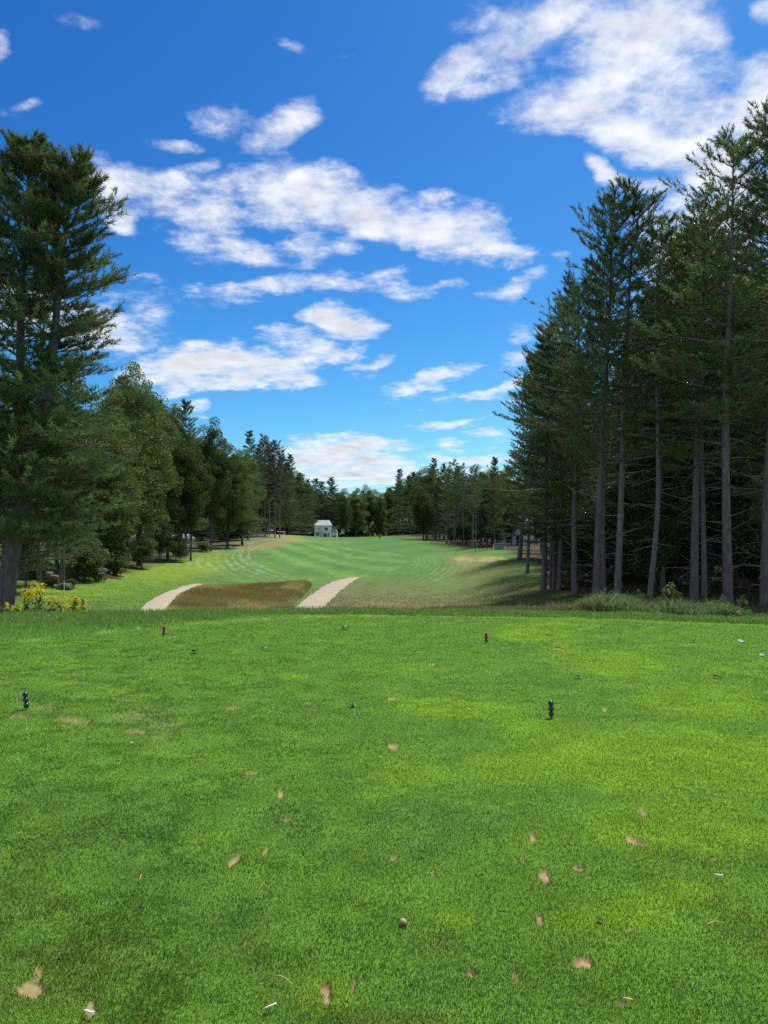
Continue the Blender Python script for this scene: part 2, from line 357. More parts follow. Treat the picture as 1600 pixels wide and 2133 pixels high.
def far_color(x, y, z):
    px, row = project(x, y, z)
    wob = (fbm(x * .25, y * .12, 23, 3) - .5)
    pxw = px + wob * 40; roww = row + (fbm(x * .3, y * .1, 24, 3) - .5) * 10
    c = np.empty((len(x), 3)); c[:] = (.085, .15, .035)
    for cx, cy, rx, ry, an, col, s in BLOBS:
        w = s * sstep(1.25, .6, ell(pxw, roww, cx, cy, rx, ry, an)); c = c + (np.array(col) - c) * w[:, None]
    # mowing: concentric passes round an oval, then straight passes inside it
    ox, oy, oa, ob = -6.2, 106, 9.6, 37
    e = np.sqrt(((x - ox) / oa) ** 2 + ((y - oy) / ob) ** 2)
    mown = sstep(2.7, 2.1, e) * sstep(58, 66, y) * sstep(215, 190, y)
    d = (e - 1) * 9.0
    rake = fbm(x * 2.2 + d * .4, d * 5.0, 33, 3)
    out = sstep(.0, .5, d) * sstep(13, 5, d)
    line = np.clip((np.sin(d * 2 * math.pi / .6 + 2.2 * fbm(x * .2, y * .06, 35, 2)) * .5 + .5) ** 2 * .6 + (rake - .5) * 1.6, 0, 1)
    light = np.array([.20, .29, .135])
    side = np.clip(sstep(-5, -10, x) + .6 * sstep(1, 5, x) * sstep(130, 105, y) * sstep(8, 3, d) + .12, 0, 1)
    c = c + (light - c) * (line * out * mown * side * .65)[:, None]
    inn = sstep(.1, -.3, d)
    st = np.sin((y + 1.8 * x + 5 * fbm(x * .1, y * .04, 37, 2)) * 2 * math.pi / 17.0) * .5 + .5
    st = st * .8 + (fbm(x * 1.2, y * .35, 39, 3) - .5) * .9
    c = c + (np.array([.135, .235, .055]) - c) * (np.clip(st * 1.3 - .15, 0, 1) * inn * mown * .55)[:, None]
    st2 = np.sin((y * .6 - x * 2.2) * 2 * math.pi / 22.) * .5 + .5
    c = c * (1 + .12 * (st2 - .5) * mown)[:, None]
    # worn tan spots
    t = 0
    for cx, cy, rx, ry in TAN: t = np.maximum(t, sstep(1.3, .6, ell(pxw, row, cx, cy, rx, ry) + (fbm(x * 2, y * .5, 43, 3) - .5) * 1.2))
    c = c + (np.array([.36, .27, .13]) - c) * (t * .5)[:, None]
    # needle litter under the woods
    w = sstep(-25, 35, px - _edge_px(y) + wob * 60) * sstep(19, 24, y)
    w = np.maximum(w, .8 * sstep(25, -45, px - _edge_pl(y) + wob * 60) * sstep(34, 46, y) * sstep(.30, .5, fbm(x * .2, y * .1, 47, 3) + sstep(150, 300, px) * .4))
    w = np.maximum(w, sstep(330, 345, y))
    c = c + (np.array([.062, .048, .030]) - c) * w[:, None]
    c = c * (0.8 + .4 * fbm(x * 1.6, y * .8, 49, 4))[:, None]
    return c
def ground_color(x, y, z):
    px, _ = project(x, y, z)
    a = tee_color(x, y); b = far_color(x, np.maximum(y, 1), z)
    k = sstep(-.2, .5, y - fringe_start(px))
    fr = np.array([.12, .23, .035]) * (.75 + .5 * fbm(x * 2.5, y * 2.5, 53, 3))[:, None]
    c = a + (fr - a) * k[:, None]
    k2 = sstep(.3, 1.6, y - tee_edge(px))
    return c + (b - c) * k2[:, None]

def build_ground():
    u = np.concatenate([-np.geomspace(4, .63, 40), np.linspace(-.62, .62, 860), np.geomspace(.63, 4, 40)])
    yy = np.concatenate([np.linspace(-40, 1.6, 16), 1 / np.linspace(1 / 2.0, 1 / 17.0, 430), np.geomspace(17.1, 42, 90), np.geomspace(42.2, 330, 260), np.geomspace(340, 5000, 24)])
    w = np.where(yy >= 2, yy, 2 + (2 - yy))
    X = (u[None, :] * w[:, None]); Y = np.repeat(yy[:, None], len(u), 1)
    X = X.ravel(); Y = Y.ravel(); Z = terrain(X, Y)
    c = ground_color(X, Y, Z)
    nt_ = (Y > 1.9) & (Y < 12); Z[nt_] -= .020 * tee_color(X[nt_], Y[nt_], True)[1]
    nr, nc = len(yy), len(u)
    i = (np.arange(nr - 1)[:, None] * nc + np.arange(nc - 1)[None, :]).ravel()
    f = np.stack([i, i + 1, i + nc + 1, i + nc], 1)
    m = attr_mat('ground_cover', trans=0, noise=.28, scale=2.2, bump=.35, bscale=14, rough=.9, spec=.05)
    o = link('ground', mesh_arrays('ground', np.stack([X, Y, Z], 1), f, [m], smooth=True, attrs={'col': ('FLOAT_COLOR', c)}))
    o['kind'] = 'structure'
    return o
build_ground()

# ------------------------------------------------------------------ paths
PATHS = []
def in_poly(x, y, poly):
    ins = np.zeros(len(x), bool); n = len(poly)
    for i in range(n):
        x0, y0 = poly[i]; x1, y1 = poly[(i + 1) % n]
        c = ((y0 > y) != (y1 > y)) & (x < (x1 - x0) * (y - y0) / (y1 - y0 + 1e-9) + x0); ins ^= c
    return ins
def ribbon(name, left, right, mat, n=60, m=14):
    L = np.array([hit(*p) for p in left]); Rr = np.array([hit(*p) for p in right])
    t = np.linspace(0, 1, len(left)); tt = np.linspace(0, 1, n)
    L = np.stack([np.interp(tt, t, L[:, k]) for k in (0, 1)], 1); Rr = np.stack([np.interp(tt, t, Rr[:, k]) for k in (0, 1)], 1)
    for _ in range(4):
        L[1:-1] = (L[:-2] + 2 * L[1:-1] + L[2:]) / 4; Rr[1:-1] = (Rr[:-2] + 2 * Rr[1:-1] + Rr[2:]) / 4
    PATHS.append([tuple(q) for q in L * .86 + Rr * .14] + [tuple(q) for q in (L * .14 + Rr * .86)[::-1]])
    jl = (vnoise(tt * 25, tt * 0, 3) + .6 * vnoise(tt * 60, tt * 0, 4) - .8)[:, None] * .55; s = np.linspace(0, 1, m)[None, :, None]
    d = (Rr - L); P = (L - d * jl * .2)[:, None, :] * (1 - s) + (Rr + d * jl * .2)[:, None, :] * s
    x = P[..., 0].ravel(); y = P[..., 1].ravel(); z = terrain(x, y) + .035
    i = (np.arange(n - 1)[:, None] * m + np.arange(m - 1)[None, :]).ravel()
    f = np.stack([i, i + 1, i + m + 1, i + m], 1)
    sv = np.repeat(np.linspace(0, 1, m)[None, :], n, 0).ravel()
    tracks = np.exp(-((sv - .25) / .1) ** 2) + np.exp(-((sv - .72) / .12) ** 2)
    c = np.array([.33, .275, .19])[None, :] * (.85 + .3 * fbm(x * 1.5, y * .8, 63, 4))[:, None]
    gr = np.array([.27, .245, .21]); k = np.clip(tracks * .2 + .9 * sstep(.5, .15, sv) * .8 + sstep(.85, 1, sv) * .5, 0, 1)
    c = c + (gr - c) * (k * .8)[:, None]
    o = link(name, mesh_arrays(name, np.stack([x, y, z], 1), f, [mat], smooth=True, attrs={'col': ('FLOAT_COLOR', c)}))
    o['kind'] = 'structure'
    return o
PATHM = attr_mat('path_grit', trans=0, noise=.14, scale=9, bump=.15, bscale=30, rough=.9)
ribbon('cart_path', [(283,1282),(300,1262),(325,1246),(352,1233),(375,1225),(394,1219.5),(414,1216.5)], [(345,1282),(352,1264),(365,1248),(380,1236),(396,1228),(412,1222),(426,1218)], PATHM)
ribbon('cart_path', [(600,1278),(622,1260),(645,1242),(665,1227),(684,1217),(706,1208.5),(735,1203.2)], [(664,1278),(684,1258),(699,1243),(712,1230),(726,1218),(739,1209.5),(752,1203.6)], PATHM)

# ------------------------------------------------------------------ grass blades
def blades(name, x, y, z, h, w, lean, col, mat, seed=0, seg=1):
    r = R(seed); n = len(x)
    a = r.rand(n) * 2 * math.pi; la = r.rand(n) * 2 * math.pi
    dx = np.cos(a) * w / 2; dy = np.sin(a) * w / 2
    lx = np.cos(la) * lean * h; ly = np.sin(la) * lean * h
    up = h * np.sqrt(np.clip(1 - (lean * .8) ** 2, .05, 1))
    if seg == 1:
        v = np.empty((n, 3, 3), np.float32)
        v[:, 0] = np.stack([x - dx, y - dy, z - .003], 1); v[:, 1] = np.stack([x + dx, y + dy, z - .003], 1)
        v[:, 2] = np.stack([x + lx, y + ly, z + up], 1)
        f = np.arange(n * 3).reshape(n, 3); k = 3
    else:
        v = np.empty((n, 5, 3), np.float32)
        v[:, 0] = np.stack([x - dx, y - dy, z - .003], 1); v[:, 1] = np.stack([x + dx, y + dy, z - .003], 1)
        mx = x + lx * .3; my = y + ly * .3; mz = z + up * .62
        v[:, 2] = np.stack([mx - dx * .75, my - dy * .75, mz], 1); v[:, 3] = np.stack([mx + dx * .75, my + dy * .75, mz], 1)
        v[:, 4] = np.stack([x + lx, y + ly, z + up], 1)
        b = np.arange(n) * 5
        f = np.concatenate([np.stack([b, b + 1, b + 3], 1), np.stack([b, b + 3, b + 2], 1), np.stack([b + 2, b + 3, b + 4], 1)]); k = 5
    c = np.repeat(col, k, 0)
    o = link(name, mesh_arrays(name, v.reshape(-1, 3), f, [mat], attrs={'col': ('FLOAT_COLOR', c)}))
    o['kind'] = 'stuff'
    return o
BLADE = attr_mat('grass_blade', trans=.38, noise=.1, scale=4, rough=.55, spec=.14)
DRYB = attr_mat('dry_blade', trans=.3, noise=.15, scale=3, rough=.7, spec=.15)

def tee_grass(n=900000):
    r = R(11)
    ys = np.linspace(2.1, 17.2, 4000); pdf = ys ** -.95; cdf = np.cumsum(pdf); cdf /= cdf[-1]
    y = np.interp(r.rand(n), cdf, ys); x = r.uniform(-.545, .545, n) * y
    m2 = n // 2                       # the turf goes on beside and behind the view
    y2 = np.interp(r.rand(m2), cdf, ys); x2 = (.545 * y2 + 4.5 * r.rand(m2) ** 1.3) * np.where(r.rand(m2) < .5, -1, 1)
    m3 = n // 6; y3 = r.uniform(.8, 2.3, m3); x3 = r.uniform(-4, 4, m3)
    x = np.concatenate([x, x2, x3]); y = np.concatenate([y, y2, y3]); px = 800 + F * x / y
    keep = y < tee_edge(px) + .3; x = x[keep]; y = y[keep]; px = px[keep]
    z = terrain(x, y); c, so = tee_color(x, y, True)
    fr = sstep(0, .4, y - fringe_start(px) + (fbm(x * 2, y * 2, 99, 3) - .5) * .8)
    keep = r.rand(len(x)) > so * 1.5
    x, y, z, c, fr = x[keep], y[keep], z[keep], c[keep], fr[keep]
    m = len(x)
    cl = fbm(x * 5, y * 5, 101, 3)
    left = sstep(.1, -.35, x / y)
    h = (.009 + .0005 * y) * (.6 + .8 * r.rand(m)) * (.75 + .5 * cl) * (1 + .5 * left * sstep(.5, .7, cl))
    w = (.0021 + .0004 * y) * (.7 + .6 * r.rand(m))
    fr2 = (fr * (.03 + .05 * r.rand(m) * fbm(x * 1.2, y * 1.2, 105, 2) * 2))
    h = np.maximum(h, fr2); w = np.where(fr > .4, .009, w)
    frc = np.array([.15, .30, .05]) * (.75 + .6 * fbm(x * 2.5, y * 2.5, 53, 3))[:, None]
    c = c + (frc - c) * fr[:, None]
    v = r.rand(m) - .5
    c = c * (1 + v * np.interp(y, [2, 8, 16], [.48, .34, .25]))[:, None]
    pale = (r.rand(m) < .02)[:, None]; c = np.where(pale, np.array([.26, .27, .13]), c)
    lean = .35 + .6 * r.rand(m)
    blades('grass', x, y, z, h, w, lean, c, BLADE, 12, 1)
tee_grass()

def weed_patch():                # coarse clover-like tufts in the mown tee
    r = R(77); cs = [(215,1725),(160,1748),(300,1740),(250,1700),(60,1735),(410,1575),(350,1470),(330,1500),(480,1520),(620,1480),(90,1760)]
    X = [];Y = []
    for px, row in cs:
        gx, gy = tee_pt(px, row); n = 150
        X.append(gx + r.randn(n) * .10); Y.append(gy + r.randn(n) * .12)
    x = np.concatenate(X); y = np.concatenate(Y); z = terrain(x, y); n = len(x)
    c = np.array([.13, .23, .05]) * (.7 + .7 * r.rand(n))[:, None]
    o = blades('clover_grass', x, y, z, .014 + .018 * r.rand(n), .005 + .004 * r.rand(n), .7 + .45 * r.rand(n), c, BLADE, 78, 2)
weed_patch()

def fringe_tips():               # taller uncut blades and seed stalks along the brow of the tee
    r = R(21); n = 74000
    px = r.uniform(-330, 1930, n); y = tee_edge(px) + r.uniform(-.6, 1.3, n) - sstep(640, 250, px) * r.rand(n) * 2.2; x = bx(px, y)
    keep = y > fringe_start(px) - .1; x, y, px = x[keep], y[keep], px[keep]; m = len(x)
    z = terrain(x, y); cl = fbm(x * 2.0, y * 2.0, 131, 3)
    h = (.04 + .11 * r.rand(m) ** 2) * (.5 + cl) * (.75 + .25 * sstep(640, 250, px))
    c = np.array([.17, .30, .06]) * (.6 + .7 * r.rand(m))[:, None]
    pale = (r.rand(m) < .10)[:, None]; c = np.where(pale, np.array([.24, .24, .11]), c)
    blades('fringe_grass', x, y, z, h, .008 + .006 * r.rand(m), .25 + .5 * r.rand(m), c, BLADE, 22, 2)
    n = 9000
    px = np.concatenate([r.uniform(560, 1250, n), r.uniform(-100, 330, n // 4)]); y = tee_edge(px) + r.uniform(.8, 7, len(px)); x = bx(px, y); z = terrain(x, y); m = len(x)
    dens = fbm(x * .5, y * .5, 133, 3) + .35 * sstep(900, 1150, px); k = r.rand(m) < sstep(.4, .75, dens)
    x, y, z, px = x[k], y[k], z[k], px[k]; m = len(x)
    top = row_z(1279 - 16 * r.rand(m) ** 1.5 - 8 * sstep(1000, 1200, px), y)
    h = np.clip(top - z, .25, 1.15)
    c = np.where((r.rand(m) < .6)[:, None], np.array([.27, .22, .10]), np.array([.13, .17, .05])) * (.7 + .6 * r.rand(m))[:, None]
    blades('seed_stalk_grass', x, y, z, h, .010 + .008 * r.rand(m), .12 + .28 * r.rand(m), c, DRYB, 23, 2)
fringe_tips()

def rough_grass():               # unmown slope on both sides of the paths
    r = R(41); n = 150000
    px = r.uniform(-60, 1300, n); ly = r.uniform(math.log(19), math.log(75), n); y = np.exp(ly); x = bx(px, y); z = terrain(x, y)
    c = far_color(x, y, z) * (.85 + .4 * r.rand(n))[:, None]
    h = (.03 + .05 * r.rand(n)) * np.where(px > 640, 1.5, .7); w = .006 + .0004 * y
    ok = r.rand(n) < sstep(62, 40, y)
    for q in PATHS: ok &= ~in_poly(x, y, q)
    blades('rough_grass', x[ok], y[ok], z[ok], h[ok], w[ok], .4 + .5 * r.rand(int(ok.sum())), c[ok], BLADE, 42, 1)
rough_grass()

def fescue():
    r = R(51)
    poly = [hit(*p) for p in [(348,1285),(358,1264),(372,1248),(388,1237),(412,1227),(460,1223),(540,1218),(600,1214),(638,1213),(650,1219),(638,1236),(616,1256),(596,1276),(590,1290)]]
    poly[0] = (bx(345, 24), 24); poly[-1] = (bx(588, 24), 24)
    P = np.array(poly); n = 330000
    x = r.uniform(P[:, 0].min(), P[:, 0].max(), n); y = r.uniform(P[:, 1].min(), P[:, 1].max(), n)
    k = in_poly(x, y, poly); x, y = x[k], y[k]; z = terrain(x, y); n = len(x)
    a = np.array([.33, .275, .09]); b = np.array([.58, .52, .22]); g = np.array([.37, .36, .12])
    t = fbm(x * .45, y * .12, 55, 4) + .06 * sstep(52, 38, y) + .02; t2 = fbm(x * .6, y * .25, 57, 3)
    c = a + (b - a) * sstep(.42, .68, t)[:, None]; c = c + (g - c) * (sstep(.5, .7, t2) * .6)[:, None]
    c = c * (.55 + .8 * r.rand(n))[:, None]
    h = (.10 + .20 * r.rand(n)) * (.75 + .5 * t)
    blades('fescue_grass', x, y, z, h, .016 + .012 * r.rand(n), .15 + .35 * r.rand(n), c, DRYB, 52, 1)
fescue()
# ------------------------------------------------------------------ trees
def bark_mat(name, a, b, scale=5.0):
    m, nt, ns, lk = mat_new(name)
    out = N(nt, 'ShaderNodeOutputMaterial'); p = N(nt, 'ShaderNodeBsdfPrincipled'); p.inputs['Roughness'].default_value = .9; p.inputs['Specular IOR Level'].default_value = .1
    tc = N(nt, 'ShaderNodeTexCoord'); mp = N(nt, 'ShaderNodeMapping'); mp.inputs['Scale'].default_value = (scale, scale, scale * .28)
    nz = N(nt, 'ShaderNodeTexNoise'); nz.inputs['Scale'].default_value = 2.2; nz.inputs['Detail'].default_value = 7; nz.inputs['Roughness'].default_value = .65
    lk.new(tc.outputs['Object'], mp.inputs['Vector']); lk.new(mp.outputs[0], nz.inputs['Vector'])
    mr = N(nt, 'ShaderNodeMapRange'); mr.inputs['From Min'].default_value = .32; mr.inputs['From Max'].default_value = .68; lk.new(nz.outputs['Fac'], mr.inputs['Value'])
    mx = N(nt, 'ShaderNodeMix', data_type='RGBA'); mx.inputs[6].default_value = (*a, 1); mx.inputs[7].default_value = (*b, 1); lk.new(mr.outputs[0], mx.inputs[0])
    lk.new(mx.outputs[2], p.inputs['Base Color'])
    bp = N(nt, 'ShaderNodeBump'); bp.inputs['Strength'].default_value = .8; bp.inputs['Distance'].default_value = .04
    lk.new(nz.outputs['Fac'], bp.inputs['Height']); lk.new(bp.outputs[0], p.inputs['Normal']); lk.new(p.outputs[0], out.inputs[0])
    return m
BARK = bark_mat('pine_bark', (.092, .078, .071), (.215, .187, .170))
BARK2 = bark_mat('grey_bark', (.11, .10, .095), (.25, .235, .22), 3.5)
BARK3 = bark_mat('hardwood_bark', (.05, .045, .04), (.14, .125, .11))
DEADW = plain('dead_wood', (.21, .19, .17), .9, .1, .3, 3)
NEEDLE = foliage('pine_needles', (.055, .102, .038), (.140, .210, .058), extra=(.13, .075, .045), trans=.36, clump=.8)
NEEDLE2 = foliage('tired_pine_needles', (.045, .065, .030), (.095, .115, .050), extra=(.15, .095, .06), trans=.30, clump=.8)
LEAF = foliage('broad_leaves', (.043, .084, .020), (.130, .185, .036), trans=.38, clump=.55, vary=.3)
LEAF2 = foliage('yellowing_leaves', (.07, .115, .022), (.17, .22, .045), trans=.4, clump=.7, vary=.2)
LEAF3 = foliage('underbrush_leaves', (.036, .074, .025), (.105, .165, .050), trans=.38, clump=.9, vary=.25)

def unit(v): return v / np.maximum(np.linalg.norm(v, axis=-1, keepdims=True), 1e-9)

def tubes(P, rad, sides):
    """P (B,n,3), rad (B,n) -> verts, quads for many limbs at once"""
    B, n, _ = P.shape
    t = unit(np.gradient(P, axis=1))
    ref = np.where(np.abs(t[..., 2:3]) > .9, np.array([1., 0, 0]), np.array([0, 0, 1.]))
    a = unit(np.cross(t, ref)); b = np.cross(t, a)
    w = np.arange(sides) * 2 * math.pi / sides
    V = P[:, :, None, :] + rad[:, :, None, None] * (a[:, :, None, :] * np.cos(w)[None, None, :, None] + b[:, :, None, :] * np.sin(w)[None, None, :, None])
    idx = np.arange(B * n * sides).reshape(B, n, sides)
    nx = np.roll(idx, -1, 2)
    q = np.stack([idx[:, :-1], nx[:, :-1], nx[:, 1:], idx[:, 1:]], -1).reshape(-1, 4)
    return V.reshape(-1, 3), q

class Wood:
    def __init__(s): s.v = []; s.f = []; s.n = 0
    def add(s, P, rad, sides=5):
        v, f = tubes(P, rad, sides); s.v.append(v); s.f.append(f + s.n); s.n += len(v)
    def mesh(s, name, mat):
        return mesh_arrays(name, np.concatenate(s.v), np.concatenate(s.f), [mat], smooth=True)

def interp_path(P, t):           # P (n,3) polyline, t (m,) in 0..1
    s = np.linspace(0, 1, len(P))
    return np.stack([np.interp(t, s, P[:, k]) for k in range(3)], 1)

def smooth_path(ctrl, n):
    P = interp_path(np.array(ctrl, float), np.linspace(0, 1, n))
    for _ in range(3): P[1:-1] = (P[:-2] + 2 * P[1:-1] + P[2:]) / 4
    return P

def needles(r, base, d, n, L, wd, spread, cones=None):
    """needle sprays: base (M,3), d (M,3) -> triangles"""
    M = len(base)
    v = r.randn(M, n, 3); dirs = unit(d[:, None, :] * 0.75 + v * spread + np.array([0, 0, .30]))
    ln = L * (.6 + .7 * r.rand(M, n, 1)); b = base[:, None, :] + d[:, None, :] * (r.rand(M, n, 1) - .6) * L * 1.4
    side = unit(np.cross(dirs, r.randn(M, n, 3))) * wd * .5 * (.7 + .6 * r.rand(M, n, 1))
    V = np.stack([b - side, b + side, b + dirs * ln], 2)
    lf = np.repeat(np.clip(.5 + .5 * r.randn(M), 0, 1)[:, None], n, 1)
    lf = np.clip(lf + .25 * r.randn(M, n), 0, 1)
    if cones is not None: lf = np.where(cones[:, None], 1.9, lf)
    return V.reshape(-1, 3), np.repeat(lf.reshape(-1), 3)

def pine(name, seed, H, stems, crown0, Rad, whorl=.55, per=5, sub=8, tuf=6, nd=17, prof=None, gap=.0, dead=0, dead_lo=.06, dead_len=2.0, r0=.2,
         mat=NEEDLE, bark=BARK, needle_w=.026, needle_l=.17, cones=.02, droop=0.0, top_el=40, thin_top=0.0):
    r = R(seed); wood = Wood(); VV = []; LL = []; dead_w = Wood()
    prof = prof or (lambda t: (1 - t) ** .58 * (.55 + .45 * np.minimum(1, t / .25)))
    for si, ctrl in enumerate(stems):
        path = smooth_path(ctrl, 26)
        tt = np.linspace(0, 1, 26); rs = r0 * (1 - .5 * si / max(1, len(stems)))
        rad = rs * ((1 - tt) ** .85 * .93 + .045) * (1 + .35 * np.exp(-tt * 40) * (si == 0))
        wood.add(path[None], rad[None], 10)
        h0, h1 = path[0, 2], path[-1, 2]; Hs = h1 - h0
        c0 = max(0.02, (crown0 * H - h0) / Hs)
        nb = int((1 - c0) * Hs / whorl * per)
        t = c0 + (1 - c0) * (np.floor(np.arange(nb) / per) / (nb / per) + r.rand(nb) * .018)
        t = np.clip(t, 0, .995); tc = (t - c0) / (1 - c0)
        az = (np.arange(nb) * 2 * math.pi / per + np.floor(np.arange(nb) / per) * 1.3 + r.randn(nb) * .35)
        lump = np.array([vnoise(np.array([a * 1.3 + 10]), np.array([q * 9.0]), seed)[0] for a, q in zip(az, tc)])
        L = Rad * prof(tc) * (.55 + .6 * r.rand(nb)) * (.40 + 1.22 * lump) + .25
        keep = lump > gap * (1 - tc * .5)
        t, tc, az, L = t[keep], tc[keep], az[keep], L[keep]; nb = len(t)
        el = np.radians(-8 * droop + (top_el - (-4)) * tc ** 1.6 + r.randn(nb) * 6)
        o = interp_path(path, t); s = np.linspace(0, 1, 7)
        hd = np.stack([np.cos(az), np.sin(az), 0 * az], 1); sd = np.stack([-np.sin(az), np.cos(az), 0 * az], 1)
        curve = (.10 + .10 * r.rand(nb)) * (1 - tc) - .10 * droop; wob = r.randn(nb) * .10
        P = o[:, None, :] + hd[:, None, :] * (L * np.cos(el))[:, None, None] * s[None, :, None] + sd[:, None, :] * (L * wob)[:, None, None] * (s ** 2)[None, :, None]
        P[..., 2] += (L * np.sin(el))[:, None] * s + (L * curve)[:, None] * s ** 2.2
        br = (.010 + .011 * L)[:, None] * (1.02 - s)[None, :]
        wood.add(P, br, 4)
        # side shoots in the branch plane
        K = sub; sk = .22 + .78 * (np.arange(K)[None, :] + r.rand(nb, K)) / K
        i0 = np.minimum((sk * 6).astype(int), 5); fr = sk * 6 - i0
        bi = np.arange(nb)[:, None]
        so = P[bi, i0] * (1 - fr[..., None]) + P[bi, i0 + 1] * fr[..., None]
        bd = unit(P[bi, i0 + 1] - P[bi, i0])
        sg = np.where((np.arange(K)[None, :] % 2) == 0, 1, -1) * np.radians(30 + 32 * r.rand(nb, K)) * np.where(sk > .93, .2, 1)
        ca, sa = np.cos(sg), np.sin(sg)
        sdir = np.stack([bd[..., 0] * ca - bd[..., 1] * sa, bd[..., 0] * sa + bd[..., 1] * ca, bd[..., 2] + .10 + .14 * r.randn(nb, K)], -1)
        sdir = unit(sdir)
        sl = (L[:, None] * (.18 + .46 * (1 - sk)) * (.6 + .6 * r.rand(nb, K)) + .18)
        tf = (np.arange(tuf)[None, None, :] + .3 + .7 * r.rand(nb, K, tuf)) / tuf
        base = so[:, :, None, :] + sdir[:, :, None, :] * (sl[:, :, None] * tf)[..., None]
        base = base + r.randn(*base.shape) * .03
        dd = np.repeat(sdir[:, :, None, :], tuf, 2)
        tcr = np.broadcast_to(tc[:, None, None], base.shape[:3]).reshape(-1)
        base = base.reshape(-1, 3); dd = dd.reshape(-1, 3)
        kp = r.rand(len(base)) < (.93 - thin_top * tcr)
        base, dd, tcr = base[kp], dd[kp], tcr[kp]
        cn = r.rand(len(base)) < cones * (tcr > .55) * 2.5
        v, l = needles(r, base, dd, nd, needle_l, needle_w, .72, cn); VV.append(v); LL.append(l)
        # leader
        lead = np.repeat(path[-1:], 14, 0) + np.stack([r.randn(14) * .05, r.randn(14) * .05, -r.rand(14) * .7], 1)
        v, l = needles(r, lead, unit(np.stack([r.randn(14) * .5, r.randn(14) * .5, np.ones(14)], 1)), nd, needle_l, needle_w, .5); VV.append(v); LL.append(l)
        if dead and si == 0:
            t = r.uniform(dead_lo, c0 + .05, dead); az = r.rand(dead) * 2 * math.pi
            Ld = dead_len * (.25 + .9 * r.rand(dead) ** 1.4) * (.5 + .7 * np.clip(t / max(c0, .01), 0, 1))
            el = np.radians(r.randn(dead) * 14 + 2); o = interp_path(path, t); s = np.linspace(0, 1, 6)
            hd = np.stack([np.cos(az), np.sin(az), 0 * az], 1); sd = np.stack([-np.sin(az), np.cos(az), 0 * az], 1)
            P = o[:, None, :] + hd[:, None, :] * (Ld * np.cos(el))[:, None, None] * s[None, :, None] + sd[:, None, :] * (Ld * r.randn(dead) * .14)[:, None, None] * (s ** 2)[None, :, None]
            P[..., 2] += (Ld * np.sin(el))[:, None] * s + (Ld * r.uniform(-.22, .16, dead))[:, None] * s ** 2
            dead_w.add(P, (.005 + .0075 * Ld)[:, None] * (1.06 - s)[None, :], 4)
            # twigs on them
            q = r.randint(0, dead, dead * 2); st = .35 + .6 * r.rand(dead * 2); i0 = np.minimum((st * 5).astype(int), 4); f_ = (st * 5 - i0)[:, None]
            so = P[q, i0] * (1 - f_) + P[q, i0 + 1] * f_; bd = unit(P[q, i0 + 1] - P[q, i0] + r.randn(dead * 2, 3) * .28 * Ld[q][:, None] / 5 * 2.2)
            tl = Ld[q] * (.15 + .25 * r.rand(dead * 2)); s2 = np.linspace(0, 1, 3)
            wob = r.randn(dead * 2, 3) * .1
            P2 = so[:, None, :] + (bd * tl[:, None])[:, None, :] * s2[None, :, None] + (wob * tl[:, None])[:, None, :] * (s2 ** 2)[None, :, None]
            dead_w.add(P2, np.repeat((.009 * (1.1 - s2))[None, :], dead * 2, 0), 3)
    v = np.concatenate(VV); l = np.concatenate(LL)
    mi = np.concatenate([np.zeros(sum(len(q) for q in wood.f), int), np.ones(sum(len(q) for q in dead_w.f), int)])
    if dead:
        wood.v += dead_w.v; wood.f += [q + wood.n for q in dead_w.f]
    tm = mesh_arrays(name + '_trunk', np.concatenate(wood.v), np.concatenate(wood.f), [bark, DEADW], mi, smooth=True)
    cm = mesh_arrays(name + '_crown', v, np.arange(len(v)).reshape(-1, 3), [mat], attrs={'leaf': ('FLOAT', l)})
    return dict(H=H, parts=[('trunk', tm), ('crown', cm)])

def leaves(r, c, sig, n, size, up=.5):
    M = len(c)
    g = r.randn(M, n, 3); g = g / np.maximum(1, np.linalg.norm(g, axis=2, keepdims=True) / 1.6)
    p = (c[:, None, :] + g * sig[:, None, :]).reshape(-1, 3)
    nrm = unit(r.randn(len(p), 3) + np.array([0, 0, up])); a = unit(np.cross(nrm, r.randn(len(p), 3))); b = np.cross(nrm, a)
    s = size * (.6 + .7 * r.rand(len(p), 1))
    V = np.stack([p - a * s * .5, p + b * s * .36, p + a * s * .55, p - b * s * .36], 1)
    lf = np.clip(np.repeat(r.rand(M), n) * .6 + .4 * r.rand(len(p)), 0, 1)
    return V.reshape(-1, 3), np.repeat(lf, 4)

